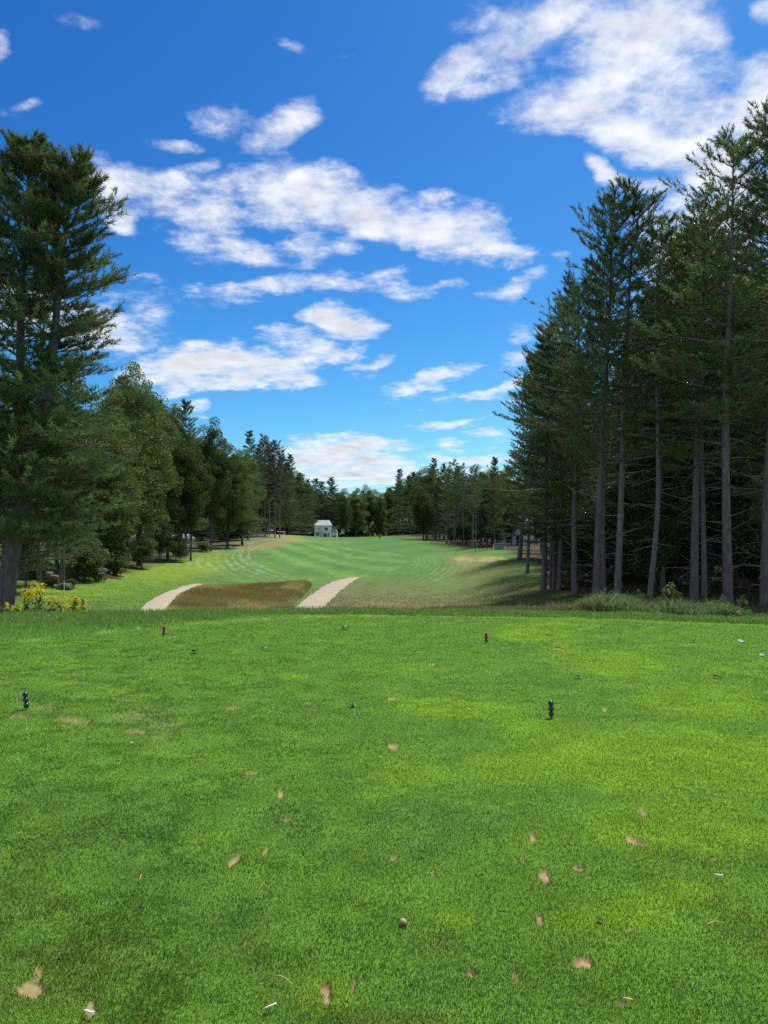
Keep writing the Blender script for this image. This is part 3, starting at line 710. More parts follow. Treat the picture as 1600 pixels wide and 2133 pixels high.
def broadleaf(name, seed, H, crown0, Rad, clumps=150, per=330, leaf=.145, mat=LEAF, bark=BARK3, r0=.2, shape=1.0, stems=1, csize=.52):
    r = R(seed); wood = Wood()
    zc = H * (crown0 + 1) / 2; hz = H * (1 - crown0) / 2
    d = unit(r.randn(clumps * 3, 3)); rr = r.rand(clumps * 3) ** .45
    nz = np.array([vnoise(np.array([q[0] * 2 + 5]), np.array([q[1] * 2 + q[2] * 3 + 9]), seed)[0] for q in d])
    rr = rr * (.62 + .55 * nz)
    # crown narrows upward a little
    zz = d[:, 2] * rr
    fac = np.where(zz > 0, 1 - .35 * zz * shape, 1 + .1 * zz)
    c = np.stack([d[:, 0] * rr * Rad * fac, d[:, 1] * rr * Rad * fac, zc + zz * hz], 1)
    keep = rr > .25; c = c[keep][:clumps]
    base = np.array([[0, 0, 0.], [r.randn() * .15, r.randn() * .15, H * .2], [r.randn() * .3, r.randn() * .3, H * .45], [r.randn() * .3, r.randn() * .3, H * .8]])
    for k in range(stems):
        off = np.array([r.randn() * .3, r.randn() * .3, 0]) * (k > 0)
        path = smooth_path(base + off * np.array([[1], [1.5], [3], [4]]), 16)
        tt = np.linspace(0, 1, 16); wood.add(path[None], (r0 * ((1 - tt) * .85 + .08) * (1 + .3 * np.exp(-tt * 25)))[None], 9)
    nl = min(len(c), 46); sel = c[r.permutation(len(c))[:nl]]
    t0 = np.clip((sel[:, 2] / H) * (.35 + .3 * r.rand(nl)), .12, .95) / .8; o = interp_path(path, np.clip(t0, 0, .98))
    s = np.linspace(0, 1, 6)[None, :, None]
    P = o[:, None, :] * (1 - s) + sel[:, None, :] * s
    P[..., 2] -= (np.sin(s[..., 0] * math.pi) * .12 * np.linalg.norm(sel - o, axis=1)[:, None]) * .5
    P[:, 1:-1] += r.randn(nl, 4, 3) * .08
    wood.add(P, (r0 * .28 * (1.1 - s[..., 0])) * np.ones((nl, 1)), 5)
    sig = np.stack([csize * (.7 + .6 * r.rand(len(c)))] * 2 + [csize * .62 * (.7 + .6 * r.rand(len(c)))], 1)
    v, l = leaves(r, c, sig, per, leaf)
    tm = wood.mesh(name + '_trunk', bark)
    cm = mesh_arrays(name + '_crown', v, np.arange(len(v)).reshape(-1, 4), [mat], attrs={'leaf': ('FLOAT', l)})
    return dict(H=H, parts=[('trunk', tm), ('crown', cm)])

def st(H, dx=.0, seed=0, bend=.12):
    r = R(seed); return [[(0, 0, -.4)] + [(r.randn() * bend + dx * k / 4, r.randn() * bend, H * k / 4) for k in (1, 2, 3)] + [(dx, r.randn() * bend, H)]]

PR = {}
cyl = lambda t: (1 - t) ** .40 * (.6 + .4 * np.minimum(1, t / .2))
PR['P1'] = pine('white_pine_a', 1, 18, st(18, seed=1), .10, 3.6, whorl=.6, per=5, droop=.4)
PR['P2'] = pine('white_pine_b', 2, 18, st(18, .4, 2), .16, 3.2, whorl=.62, per=5, gap=.22, thin_top=.15)
PR['P3'] = pine('white_pine_c', 3, 18, st(18, -.3, 3), .06, 3.9, whorl=.65, per=5, droop=.7, gap=.12, prof=lambda t: (1 - t) ** .7)
PR['B1'] = pine('forest_pine_a', 11, 18, st(18, .3, 11), .38, 3.0, whorl=.62, per=4, gap=.25, dead=44, r0=.20, thin_top=.3, prof=cyl, cones=.03)
PR['B2'] = pine('forest_pine_b', 12, 18, st(18, -.2, 12), .44, 2.7, whorl=.6, per=4, gap=.3, dead=56, r0=.17, thin_top=.35, prof=cyl, cones=.04, bark=BARK2)
PR['B3'] = pine('forest_pine_c', 13, 18, st(18, .2, 13), .32, 3.3, whorl=.62, per=5, gap=.2, dead=40, r0=.22, thin_top=.1, prof=cyl)
PR['B4'] = pine('forest_pine_d', 14, 18, st(18, .1, 14, .2), .50, 2.8, whorl=.58, per=4, gap=.25, dead=60, r0=.16, thin_top=.3, prof=cyl, bark=BARK2)
PR['B5'] = pine('edge_pine', 16, 18, st(18, .2, 16), .17, 3.0, whorl=.6, per=5, gap=.15, dead=30, r0=.21, prof=cyl, droop=.3, dead_lo=.05)
PR['T1'] = pine('tired_pine_a', 15, 16, st(16, .1, 15), .42, 2.6, whorl=.5, per=5, gap=.1, dead=40, r0=.15, mat=NEEDLE2, bark=BARK2, cones=.05, prof=cyl, nd=11, dead_lo=.1)
PR['D1'] = broadleaf('maple_a', 21, 14, .10, 4.0, clumps=170, per=320)
PR['D2'] = broadleaf('maple_b', 22, 14, .18, 3.6, clumps=150, per=320, shape=.6, r0=.16)
PR['D3'] = broadleaf('oak_a', 23, 15, .06, 4.4, clumps=190, per=300, shape=1.3, r0=.24)
PR['Y1'] = broadleaf('yellow_maple', 24, 12, .2, 2.6, clumps=90, per=300, mat=LEAF2, r0=.12)
PR['U1'] = broadleaf('underwood_a', 25, 5, .08, 1.7, clumps=60, per=230, leaf=.13, mat=LEAF3, r0=.045, stems=3, csize=.45)
PR['U2'] = broadleaf('underwood_b', 26, 5, .2, 1.4, clumps=44, per=220, leaf=.13, mat=LEAF3, r0=.04, stems=2, csize=.42)
PR['S1'] = broadleaf('shrub_a', 27, 1.5, .0, 1.0, clumps=40, per=110, leaf=.10, mat=LEAF, r0=.02, stems=4, csize=.17)
PR['S2'] = broadleaf('shrub_b', 28, 1.5, .0, .9, clumps=32, per=100, leaf=.10, mat=LEAF2, r0=.02, stems=4, csize=.16)

PR['V1'] = broadleaf('sapling_a', 29, 1.4, .15, .36, clumps=22, per=26, leaf=.12, mat=LEAF, r0=.014, stems=2, csize=.11)

TR = R(2024)
def tree(kind, name, px, y, top, label, group=None, cat=None, width=1.0, lean_px=0.0, rz=None, z=None, tall=None):
    """stand a tree on the ground at a bearing and distance, as tall as it is seen to be"""
    pr = PR[kind]; x = bx(px, y)
    z0 = tz(x, y) if z is None else z
    Ht = tall if tall is not None else float(row_z(top, y)) - z0
    s = Ht / pr['H']
    rz = TR.uniform(0, 2 * math.pi) if rz is None else rz
    lean = math.atan2(bx(px + lean_px, y) - x, Ht)
    o = bpy.data.objects.new(name, None); COL.objects.link(o); o.empty_display_size = .2
    w = s * width
    o.matrix_world = Matrix.Translation((x, y, z0)) @ Matrix.Rotation(lean, 4, 'Y') @ Matrix.Rotation(rz, 4, 'Z') @ Matrix.Diagonal((w, w, s, 1))
    for pn, me in pr['parts']:
        link(pn, me, o)
    tag(o, label, cat or {'P': 'pine', 'B': 'pine', 'T': 'pine', 'D': 'tree', 'Y': 'tree', 'U': 'sapling', 'V': 'sapling', 'S': 'shrub'}[kind[0]], group)
    return o

SKY = ([-300, -100, 0, 50, 100, 150, 200, 250, 300, 320, 390, 410, 440, 470, 515, 555, 600, 650, 690, 720, 770, 800, 830, 905, 960, 1010, 1030, 1060, 1100, 1140, 1165, 1200, 1270, 1350, 1400, 1440, 1500, 1550, 1600, 1800, 2200],
       [330, 330, 735, 735, 735, 735, 735, 740, 760, 800, 840, 890, 870, 905, 905, 920, 955, 1000, 1000, 1015, 1010, 1022, 980, 958, 965, 975, 890, 800, 740, 690, 590, 500, 430, 400, 450, 440, 350, 300, 250, 150, 100])
def skyline(px): return float(np.interp(px, *SKY))

# --- the big double-stemmed pine at the near left
def lm(px, row, y=24.0):        # a point in the plane of that tree, relative to its foot
    x0 = bx(8, 24.0); z0 = tz(x0, 24.0)
    return (bx(px, y) - x0, y - 24.0, float(row_z(row, y)) - z0)
zf = tz(bx(8, 24.0), 24.0)
stA = [lm(8, 1290), lm(20, 1180), lm(45, 1050), lm(72, 950), lm(98, 830), lm(112, 640, 24.2), lm(128, 480, 24.2), lm(148, 350, 24.3)]
stB = [lm(40, 1060, 24.1), lm(42, 950, 24.3), lm(38, 800, 24.6), lm(36, 620, 24.6), lm(44, 440, 24.5), lm(52, 315, 24.4)]
HA = float(row_z(300, 24)) - zf
PR['L1'] = pine('twin_pine', 31, HA, [stA, stB], .17, 2.75, whorl=.33, per=5, sub=9, tuf=6, nd=18, gap=.30, dead=40, dead_lo=.10, dead_len=2.2, r0=.30, cones=.05, prof=lambda t: (1 - t) ** .55 * (.75 + .25 * np.minimum(1, t / .15)), droop=.2, needle_w=.022, needle_l=.17, top_el=42)
o = tree('L1', 'pine_tree', 8, 24.0, 300, 'huge double-stemmed pine leaning over the goldenrod, tallest tree beside the tee', cat='pine', tall=HA, rz=0.0)
tree('P2', 'pine_tree', -80, 27, 330, 'bushy pine cut by the picture edge behind the double-stemmed pine', width=.8)
tree('P1', 'pine_tree', 85, 33, 745, 'short dense pine just behind the double-stemmed pine', width=1.0)
# --- left wood
tree('P2', 'pine_tree', 131, 38, 770, 'thick dark pine trunk beside the small stone stack', width=1.1)
tree('D1', 'broadleaf_tree', 205, 46, 850, 'broadleaf tree drooping over the mulch bed with the flat stone', width=.95)
tree('D2', 'broadleaf_tree', 120, 50, 780, 'broadleaf tree behind the stone stack', width=1.0)
tree('D3', 'broadleaf_tree', 290, 58, 752, 'tall rounded broadleaf rising behind the double-stemmed pine', width=.66)
tree('D1', 'broadleaf_tree', 350, 67, 830, 'broad leafy tree hanging over the edge of the yellow-green rough', width=.66)
tree('P2', 'pine_tree', 388, 72, 838, 'narrow pine tip poking out just above the broad leafy trees', width=.8)
tree('D2', 'broadleaf_tree', 398, 68, 905, 'low broadleaf with a pale bare trunk at the end of the rough', width=.7)
tree('D2', 'broadleaf_tree', 440, 84, 868, 'slim broadleaf with an open airy top against the blue sky', width=.72)
tree('D1', 'broadleaf_tree', 474, 92, 905, 'dense broadleaf over the dark hollow beside the brown bank', width=.85)
tree('D3', 'broadleaf_tree', 505, 100, 930, 'rounded broadleaf next to the brown bank', width=.75)
tree('P3', 'pine_tree', 517, 112, 898, 'pine with a flat ragged tip between broadleaf and brownish pines', width=.75)
for px, y, top, lb in [(536, 122, 935, 'slender brownish pine, first trunk on the brown bank'), (552, 128, 914, 'slender brownish pine with the highest tip on the bank'), (561, 134, 930, 'thinnest brownish pine between two bank pines'),
                       (573, 127, 925, 'brownish pine with a straight pale trunk on the bank'), (583, 130, 945, 'brownish pine standing last on the brown bank, nearest the golfer')]:
    tree('T1', 'pine_tree', px, y, top, lb, 'brownish pines on the bank', width=.8)
tree('P1', 'pine_tree', 603, 190, 948, 'full green pine behind the golfer in pale clothes', width=.8)
tree('P3', 'pine_tree', 624, 215, 985, 'layered green pine between carts and brownish pines', width=.9)
tree('P1', 'pine_tree', 642, 250, 1000, 'green pine behind the parked carts next to the white house', width=.9)
# --- behind the green
for px, y, top, k, lb, w in [(655, 330, 998, 'P2', 'pine tip directly over the white house gable', 1.15), (672, 345, 1003, 'P3', 'dark pine rising over the ridge of the white house', 1.2), (691, 335, 996, 'P1', 'pointed pine behind the right end of the house roof', 1.15),
        (716, 292, 1022, 'D3', 'round maple half hiding the wing of the white house', .7), (742, 315, 1013, 'D1', 'pale green broadleaf behind the flagstick', .9), (768, 325, 1010, 'D2', 'domed broadleaf behind the crouching golfer', .9),
        (790, 320, 1030, 'D3', 'low broadleaf at the dip in the treeline', .8), (812, 330, 1012, 'D1', 'dark broadleaf just right of the dip in the treeline', .7), (831, 300, 978, 'P3', 'ragged pine spire standing clear of the treeline', .9),
        (855, 300, 995, 'P1', 'full pine beside the ragged spire above the mound', .9), (877, 285, 985, 'D2', 'broadleaf between two pines above the grassy mound', .7)]:
    tree(k, 'pine_tree' if k[0] == 'P' else 'broadleaf_tree', px, y, top, lb, width=w)
FAR = 'trees along the far side of the course'
for i in range(34):
    px = 585 + 320 * (i + .5 * TR.rand()) / 34; y = TR.uniform(335, 400)
    k = ['P1', 'D2', 'P2', 'D1', 'D2', 'D3'][TR.randint(6)]
    tree(k, 'pine_tree' if k[0] == 'P' else 'broadleaf_tree', px, y, skyline(px) + TR.uniform(4, 30), 'far pine in the wall of trees behind the green' if k[0] == 'P' else 'far broadleaf in the wall of trees behind the green', FAR, width=1.15)
for i in range(44):              # low growth closing the foot of that wall
    px = 590 + 330 * (i + .6 * TR.rand()) / 44; y = TR.uniform(322, 345)
    tree(['S1', 'U1', 'U2'][i % 3], 'shrub', px, y, 1120 - TR.uniform(18, 40), 'low bush at the foot of the far wall of trees', 'bushes behind the green', cat='shrub', width=1.6)
for i in range(60):              # depth of the wood left of the green
    y = TR.uniform(150, 320); px = TR.uniform(250, min(640, _edge_pl(y) + 5) - 12)
    k = ['P1', 'P2', 'P3', 'D1', 'D2', 'D3'][TR.randint(6)]
    tree(k, 'pine_tree' if k[0] == 'P' else 'broadleaf_tree', px, y, skyline(px) + TR.uniform(25, 90), 'pine far back in the wood beyond the brown bank' if k[0] == 'P' else 'broadleaf far back in the wood beyond the brown bank', 'trees far back beyond the brown bank', width=.95)
for i in range(40):
    y = TR.uniform(95, 240); px = TR.uniform(330, 600)
    if px > _edge_pl(y) - 4: continue
    tree(['U1', 'U2', 'S1'][i % 3], 'sapling' if i % 3 < 2 else 'shrub', px, y, 0, 'low growth in the shade beyond the brown bank', 'saplings and bushes beyond the brown bank', cat='sapling', tall=TR.uniform(2, 5), width=1.3)
# --- far right wood with pale trunks
for px, y, top, k, lb, w in [(905, 235, 955, 'P3', 'tallest far pine left of the pale trunks, pointed double tip', .8), (925, 215, 968, 'P1', 'bushy pine beside the pointed double tip', .8), (931, 178, 975, 'B2', 'far pine with a thin pale trunk, first of the pale-trunk stand', .9),
        (946, 168, 962, 'B2', 'far pine with paired pale trunk in the pale-trunk stand', .9), (953, 166, 975, 'B4', 'slim pale trunk in the middle of the pale-trunk stand', .9), (962, 158, 970, 'B2', 'pine with short pale trunk in the pale-trunk stand', .9),
        (967, 150, 985, 'B4', 'slim pine close beside the short pale trunk', .8), (985, 128, 972, 'B2', 'tallest pale trunk of the stand, footed in needles by the fence', .8), (992, 132, 985, 'B4', 'thin pale trunk beside the wire fence', .7),
        (1012, 138, 980, 'D1', 'leafy tree behind the wire fence and grey box', .7), (1030, 118, 955, 'P2', 'layered green pine over the grey utility box', .75), (1000, 170, 968, 'D2', 'broadleaf between the pale-trunk stand and the grey box', .7)]:
    tree(k, 'pine_tree' if k[0] in 'PB' else 'broadleaf_tree', px, y, top, lb, width=w)
for i in range(30):
    px = 880 + 190 * (i + .6 * TR.rand()) / 30; y = TR.uniform(175, 300) if px < 1000 else TR.uniform(140, 200)
    k = ['P1', 'P2', 'P3', 'D1', 'D3'][TR.randint(5)]
    tree(k, 'pine_tree' if k[0] == 'P' else 'broadleaf_tree', px, y, max(skyline(px), 955) + TR.uniform(8, 50), 'pine in the dark wood behind the pale trunks' if k[0] == 'P' else 'broadleaf in the dark wood behind the pale trunks', 'trees behind the pale-trunk stand', width=.9)
for i in range(34):
    px = 935 + 190 * (i + .6 * TR.rand()) / 34; y = TR.uniform(155, 230)
    tree(['U1', 'U2'][i % 2], 'sapling', px, y, 1132 - TR.uniform(25, 70), 'sapling in the shade behind the wire fence', 'saplings behind the wire fence', width=1.2)
# --- right wood: the front trunks
front = [('B5', 1082, 76, 745, 40, 'outermost pine of the near wood, its foot alone on the lawn', .95), ('P2', 1098, 60, 735, 20, 'bushy pine filling the corner of the near wood against the sky', .7), ('B5', 1131, 45, 690, 18, 'pine with a flared foot at the near corner of the wood', 1.0),
   ('B5', 1163, 44, 640, 10, 'slim pine beside the broken pale stub', .8), ('B3', 1196, 40, 590, 15, 'pine trunk standing alone between slim pine and twin stout trunks', .9), ('B3', 1240, 34, 425, 32, 'stout pine at the weeds with a trunk bending right high up', .85),
   ('B1', 1257, 37, 520, 20, 'dim slimmer pine tucked close behind the stout bending pine', .7), ('B2', 1284, 33.5, 392, 54, 'tall thin-topped pine leaning right with an airy see-through tip', .95), ('B4', 1350, 32, 470, 40, 'crooked pine covered in dead spiky limbs', .9),
   ('B3', 1443, 31.5, 440, 20, 'stoutest pine in the wood with a knotted trunk', .95), ('B2', 1465, 35, 480, 12, 'straight pine half hidden behind the knotted stout pine', .8), ('B1', 1515, 28.5, 300, 38, 'straight pale-grey pine rising from the end of the weeds', .95),
   ('B3', 1592, 29, 240, 40, 'pine trunk cut by the picture edge', 1.0), ('P2', 1640, 34, 250, 0, 'bushy pine reaching in from beyond the picture edge', .8)]
for k, px, y, top, ln, lb, w in front: tree(k, 'pine_tree', px, y, top, lb, width=w, lean_px=ln)
tree('Y1', 'broadleaf_tree', 1470, 40, 425, 'yellow-green broadleaf crown among the pine tops', width=1.0)
tree('Y1', 'broadleaf_tree', 1575, 45, 520, 'yellow-green broadleaf behind the pine at the picture edge', width=1.0)
tree('D2', 'broadleaf_tree', 1400, 55, 560, 'green broadleaf deep behind the crooked pine', width=.8)
# --- fill of the right wood
G1 = 'pines crowded inside the near wood'
pts = [(bx(f_[1], f_[2]), f_[2]) for f_ in front]; n = 0; tries = 0
while n < 92 and tries < 4000:
    tries += 1
    y = TR.uniform(37, 112); px = TR.uniform(1090, 1900); x = bx(px, y)
    if px < _edge_px(y) + 14 or px > 1760 - y * 1.5 + 60 or (y > 85 and px < 1115): continue
    if min((x - a) ** 2 + (y - b) ** 2 for a, b in pts) < 2.0 ** 2: continue
    pts.append((x, y)); n += 1
    k = ['B1', 'B2', 'B3', 'B4', 'B3', 'P2', 'P1', 'D2'][TR.randint(8)]
    Hh = TR.uniform(12, 17); z0 = tz(x, y)
    rp = 2.4 * F / y
    top = max(max(skyline(px), skyline(px - rp * .5) - 25, skyline(px - rp) - 90) + 20 + TR.uniform(0, 60), 1120 - (Hh + z0 - 1.6) * F / y)
    tree(k, 'pine_tree' if k[0] in 'PB' else 'broadleaf_tree', px, y, top, 'pine crowded deep inside the shadowy near wood' if k[0] in 'PB' else 'broadleaf crowded deep inside the shadowy near wood', G1, width=.9)
for i in range(46):
    y = TR.uniform(38, 85); px = TR.uniform(max(_edge_px(y) + 25, 1150), 1700)
    tree(['U1', 'U2'][i % 2], 'sapling', px, y, 0, 'leafy sapling in the shade between pine trunks of the near wood', 'saplings inside the near wood', width=1.1, tall=TR.uniform(3, 7.5))
# --- fill of the left wood
G2 = 'trees crowded inside the opposite wood'
pts = [(bx(a, b), b) for a, b in [(8, 24), (131, 38), (205, 46), (305, 58), (355, 67), (398, 68), (440, 84), (474, 92), (505, 100), (517, 112)]]; n = 0; tries = 0
while n < 56 and tries < 4000:
    tries += 1
    y = TR.uniform(42, 175); px = TR.uniform(-330, 575); x = bx(px, y)
    if px > _edge_pl(y) - 22: continue
    if y < 58 and 0 < px < 190: continue
    if min((x - a) ** 2 + (y - b) ** 2 for a, b in pts) < 3.0 ** 2: continue
    pts.append((x, y)); n += 1
    k = ['P1', 'P2', 'P3', 'D1', 'D2', 'D3', 'D1'][TR.randint(7)]
    Hh = TR.uniform(11, 17); z0 = tz(x, y)
    rp = 2.6 * F / y
    top = max(max(skyline(px), skyline(px + rp * .5) - 25, skyline(px + rp) - 90) + 20 + TR.uniform(0, 60), 1120 - (Hh + z0 - 1.6) * F / y)
    tree(k, 'pine_tree' if k[0] in 'PB' else 'broadleaf_tree', px, y, top, 'pine crowded inside the wood behind the double-stemmed pine' if k[0] in 'PB' else 'broadleaf crowded inside the wood behind the double-stemmed pine', G2, width=.95)
for px, y, h, k, lb in [(226, 46, 3.4, 'U1', 'leafy bush beside the mulch bed'), (243, 47, 1.3, 'S2', 'small yellow-green bush at the edge of the rough'), (165, 42, 3.2, 'U1', 'leafy sapling just right of the thick dark trunk'), (185, 41, 2.0, 'S1', 'green bush between thick dark trunk and mulch bed'),
        (262, 52, 2.4, 'U2', 'sapling in front of the pale shed'), (296, 56, 2.6, 'U1', 'low bush below the tall rounded broadleaf'), (338, 64, 3.2, 'U2', 'bush under the broad leafy tree'), (372, 65, 2.5, 'U1', 'bushy sapling hiding the pale wall'), (425, 80, 1.2, 'S1', 'small bush by the pale bare trunk'),
        (105, 36.5, .6, 'S1', 'low clump of leaves in front of the stone stack'), (150, 36.5, .5, 'S1', 'low leafy clump at the foot of the thick dark trunk'), (70, 41, 1.4, 'S1', 'small dark bush on the shaded lawn'), (30, 37, 2.0, 'U2', 'spindly sapling next to the big double-stemmed pine')]:
    tree(k, 'shrub' if k[0] == 'S' else 'sapling', px, y, 0, lb, tall=h, width=1.1)
for px, y, h, lb in [(33, 31, 7, 'thin dark trunk close behind the double-stemmed pine'), (52, 33, 6, 'slim dark trunk on the shaded lawn behind the goldenrod')]:
    tree('U2', 'sapling', px, y, 0, lb, tall=h, width=.6)
# ------------------------------------------------------------------ tee markers
GREENP = plain('dark_green_gloss', (.006, .045, .035), .18, .6, .15, 30)
REDP = plain('dark_red_gloss', (.20, .010, .008), .18, .6, .15, 30)
STEEL = plain('stake_metal', (.10, .10, .10), .5, .5, metal=.6)
def marker(px, row, mat, label, s=1.0, tilt=(0, 0)):
    x, y = tee_pt(px, row); z = tz(x, y)
    o = empty('tee_marker', (x, y, z)); o.rotation_euler = (tilt[0], tilt[1], R(int(px)).rand() * 3)
    r = .0255 * s; step = .047 * s
    MB().tube([(0, 0, -.06), (0, 0, .012), (0, 0, .03)], [.004, .006, .006], 8).build('stake', STEEL, o, True)
    for k in range(3):
        prof = [(r * max(math.sin(a), .16), r * 1.0 * (1 - math.cos(a)) - r) for a in np.linspace(0.16, math.pi - .16, 13)]
        if k == 0: prof = [(.006, -r * 1.25)] + prof
        MB().lathe(prof, 24, (0, 0, .014 * s + r + k * step)).build('ball', mat, o, True)
    return tag(o, label, 'tee marker', 'tee markers')
marker(56, 1479, GREENP, 'dark green three-ball tee marker leaning over pale dry grass', 1.05, (0, .14))
marker(1149, 1496, GREENP, 'dark green three-ball tee marker standing upright in bright short turf', 1.0, (0, -.05))
marker(341, 1324.5, REDP, 'red three-ball tee marker just in front of the long fringe grass', 1.0, (0, .05))
marker(1013, 1339.5, REDP, 'red three-ball tee marker out on open short turf', 1.0, (0, .03))

# ------------------------------------------------------------------ small things lying on the tee
WHITEP = plain('white_paint', (.80, .80, .78), .45, .4, .08, 40)
CREAM = plain('pale_bare_wood', (.62, .56, .36), .6, .3, .15, 40)
WOODP = plain('fresh_wood', (.70, .42, .14), .55, .3, .2, 40)
STRAW = plain('straw', (.42, .34, .13), .7, .2, .2, 30)
TWIG = plain('twig_bark', (.09, .055, .04), .85, .15, .3, 30)
LEAFPALE = plain('pale_leaf_underside', (.36, .42, .33), .6, .3, .15, 25)
LEAFDK = plain('dark_fallen_leaf', (.035, .065, .022), .55, .35, .3, 25)
MUSH = plain('mushroom_cap', (.33, .26, .13), .6, .3, .15, 30)
def peg(px, row, L, ang, mat, label, head=False):
    x, y = tee_pt(px, row); z = tz(x, y) + .022
    mb = MB(); r = .0032
    prof = [(.0009, 0), (r * .8, .009), (r, .014), (r, L)] + ([(r * 1.3, L + .004), (.0062, L + .011), (.0062, L + .013), (.0045, L + .0125)] if head else [(r * .8, L + .002)])
    mb.lathe(prof, 12)
    o = mb.build('golf_tee', mat, None, True); o.location = (x, y, z)
    o.rotation_euler = (math.pi / 2 - .06, 0, ang); return tag(o, label, 'golf tee', 'broken golf tees on the turf')
peg(173, 2114, .038, math.radians(62), WHITEP, 'white golf tee lying at the edge of a brown bare patch', True)
peg(549, 2111, .046, math.radians(122), CREAM, 'cream headless golf tee stub lying in green turf near two bare scars')
peg(1487, 1829, .028, math.radians(52), WHITEP, 'white golf tee lying far from any bare patch, in bright turf', True)
peg(1296, 2088, .034, math.radians(58), WOODP, 'broken unpainted wooden golf tee lying in a small divot', False)
def strand(px0, r0, px1, r1, rad, mat, name, label, cat, sag=.01, n=6, grp=None, lift=.025):
    a = tee_pt(px0, r0); b = tee_pt(px1, r1); P = []
    for i in range(n):
        t = i / (n - 1); x = a[0] * (1 - t) + b[0] * t; y = a[1] * (1 - t) + b[1] * t
        P.append((x, y + sag * math.sin(3 * t), tz(x, y) + lift + .006 * math.sin(math.pi * t)))
    o = MB().tube(P, [rad * (1 - .5 * i / (n - 1)) for i in range(n)], 6).build(name, mat, None, True)
    return tag(o, label, cat, grp)
strand(569, 2043, 609, 2062, .0026, STRAW, 'straw_stalk', 'bent yellow straw stalk lying above the cream golf tee', 'straw')
strand(1472, 1938, 1508, 1934, .003, STRAW, 'straw_stalk', 'pale flattened wisp of dry stalk alone in dark green turf', 'straw')
strand(291, 1842, 293, 1832, .0024, STRAW, 'straw_stalk', 'tiny upright bit of straw in the turf', 'straw')
strand(1486, 1411, 1505, 1417, .010, TWIG, 'twig', 'short dark twig lying at the edge of bright turf', 'twig', .0, 5, 'twigs on the tee')
strand(1138, 1325, 1154, 1328, .007, TWIG, 'twig', 'thin twig lying behind the red marker on open turf', 'twig', .01, 5, 'twigs on the tee')
strand(1158, 1352, 1172, 1355, .007, TWIG, 'twig', 'thin dark twig on the bright turf strip', 'twig', .01, 5, 'twigs on the tee')
def fallen_leaf(px, row, size, mat, label, seed, name='fallen_leaf'):
    r = R(seed); x, y = tee_pt(px, row); n = 5
    v = [(0, 0, .2)]; f = []
    lob = n * 4
    for i in range(lob):                      # lobed outline, curled up off the turf
        a = -math.pi * .9 + 1.8 * math.pi * i / (lob - 1); ph = (i % 4) / 4
        rad = (.55 + .45 * abs(math.cos(math.pi * ph))) * (.75 + .35 * math.cos(a)) * (.85 + .3 * r.rand())
        v.append((rad * math.cos(a), rad * math.sin(a), .15 + .45 * rad * abs(math.sin(a)) * (.5 + r.rand()) + .1 * r.rand()))
    for i in range(1, lob): f.append((0, i, i + 1) if i < lob else (0, i, 1))
    mb = MB().add(v, f); mb.tube([(0, 0, .2), (-.6, .05, .12), (-1.15, .15, .05)], .035, 5)
    o = mb.build(name, mat, None, False); o.scale = (size, size, size); o.location = (x, y, tz(x, y) + .012); o.rotation_euler = (r.randn() * .2, r.randn() * .2, r.rand() * 6.28)
    so = o.modifiers.new('thick', 'SOLIDIFY'); so.thickness = .03
    return tag(o, label, 'leaf', 'fallen leaves on the tee')
for i, (px, row, s, m, lb) in enumerate([(1207, 1414, .050, LEAFPALE, 'pale curled leaf lying behind the upright green marker'), (1545, 1339, .075, LEAFPALE, 'largest pale leaf, curled on turf near the weedy edge'), (1590, 1368, .055, LEAFPALE, 'pale leaf beside the picture edge'),
        (1256, 1308, .06, LEAFPALE, 'small pale leaf close to the far rim of the tee'), (548, 1352, .06, LEAFPALE, 'thin pale leaf on turf between the two red markers'), (730, 1473, .055, LEAFDK, 'dark curled leaf out in the middle of the turf'),
        (406, 1361, .085, LEAFDK, 'dark green leaf lying in front of the red marker by the fringe'), (718, 1312, .10, LEAFDK, 'dark leaf near the brow of the tee'), (1443, 1338, .07, LEAFDK, 'small dark leaf between fringe and largest pale leaf'), (1263, 1301, .03, LEAFPALE, 'tiny pale scrap of leaf at the far rim'),
        (275, 1552, .020, LEAFPALE, 'white scrap of leaf on turf below the dry patches'), (977, 1480, .018, LEAFPALE, 'tiny pale leaf scrap in the bright patch beside the upright green marker'), (1252, 1386, .04, LEAFDK, 'small dark leaf just beyond the pale curled leaf'), (1253, 1920, .018, LEAFDK, 'dark little weed leaf in bright foreground turf'), (883, 1546, .018, LEAFDK, 'dark speck of leaf in the middle of the turf')]):
    fallen_leaf(px, row, s, m, lb, 300 + i)
def mushroom(px, row):
    x, y = tee_pt(px, row); o = empty('mushroom', (x, y, tz(x, y)), .5); o.scale = (.8, .8, .75); o.rotation_euler = (.25, .5, .2)
    MB().lathe([(.006, -.01), (.006, .012), (.005, .024)], 12).build('stem', CREAM, o, True)
    MB().lathe([(.004, .022), (.019, .020), (.021, .026), (.016, .035), (.008, .040), (.001, .041)], 20).build('cap', MUSH, o, True)
    tag(o, 'pale tan mushroom tipped over in the foreground turf', 'mushroom')
mushroom(836, 1925)

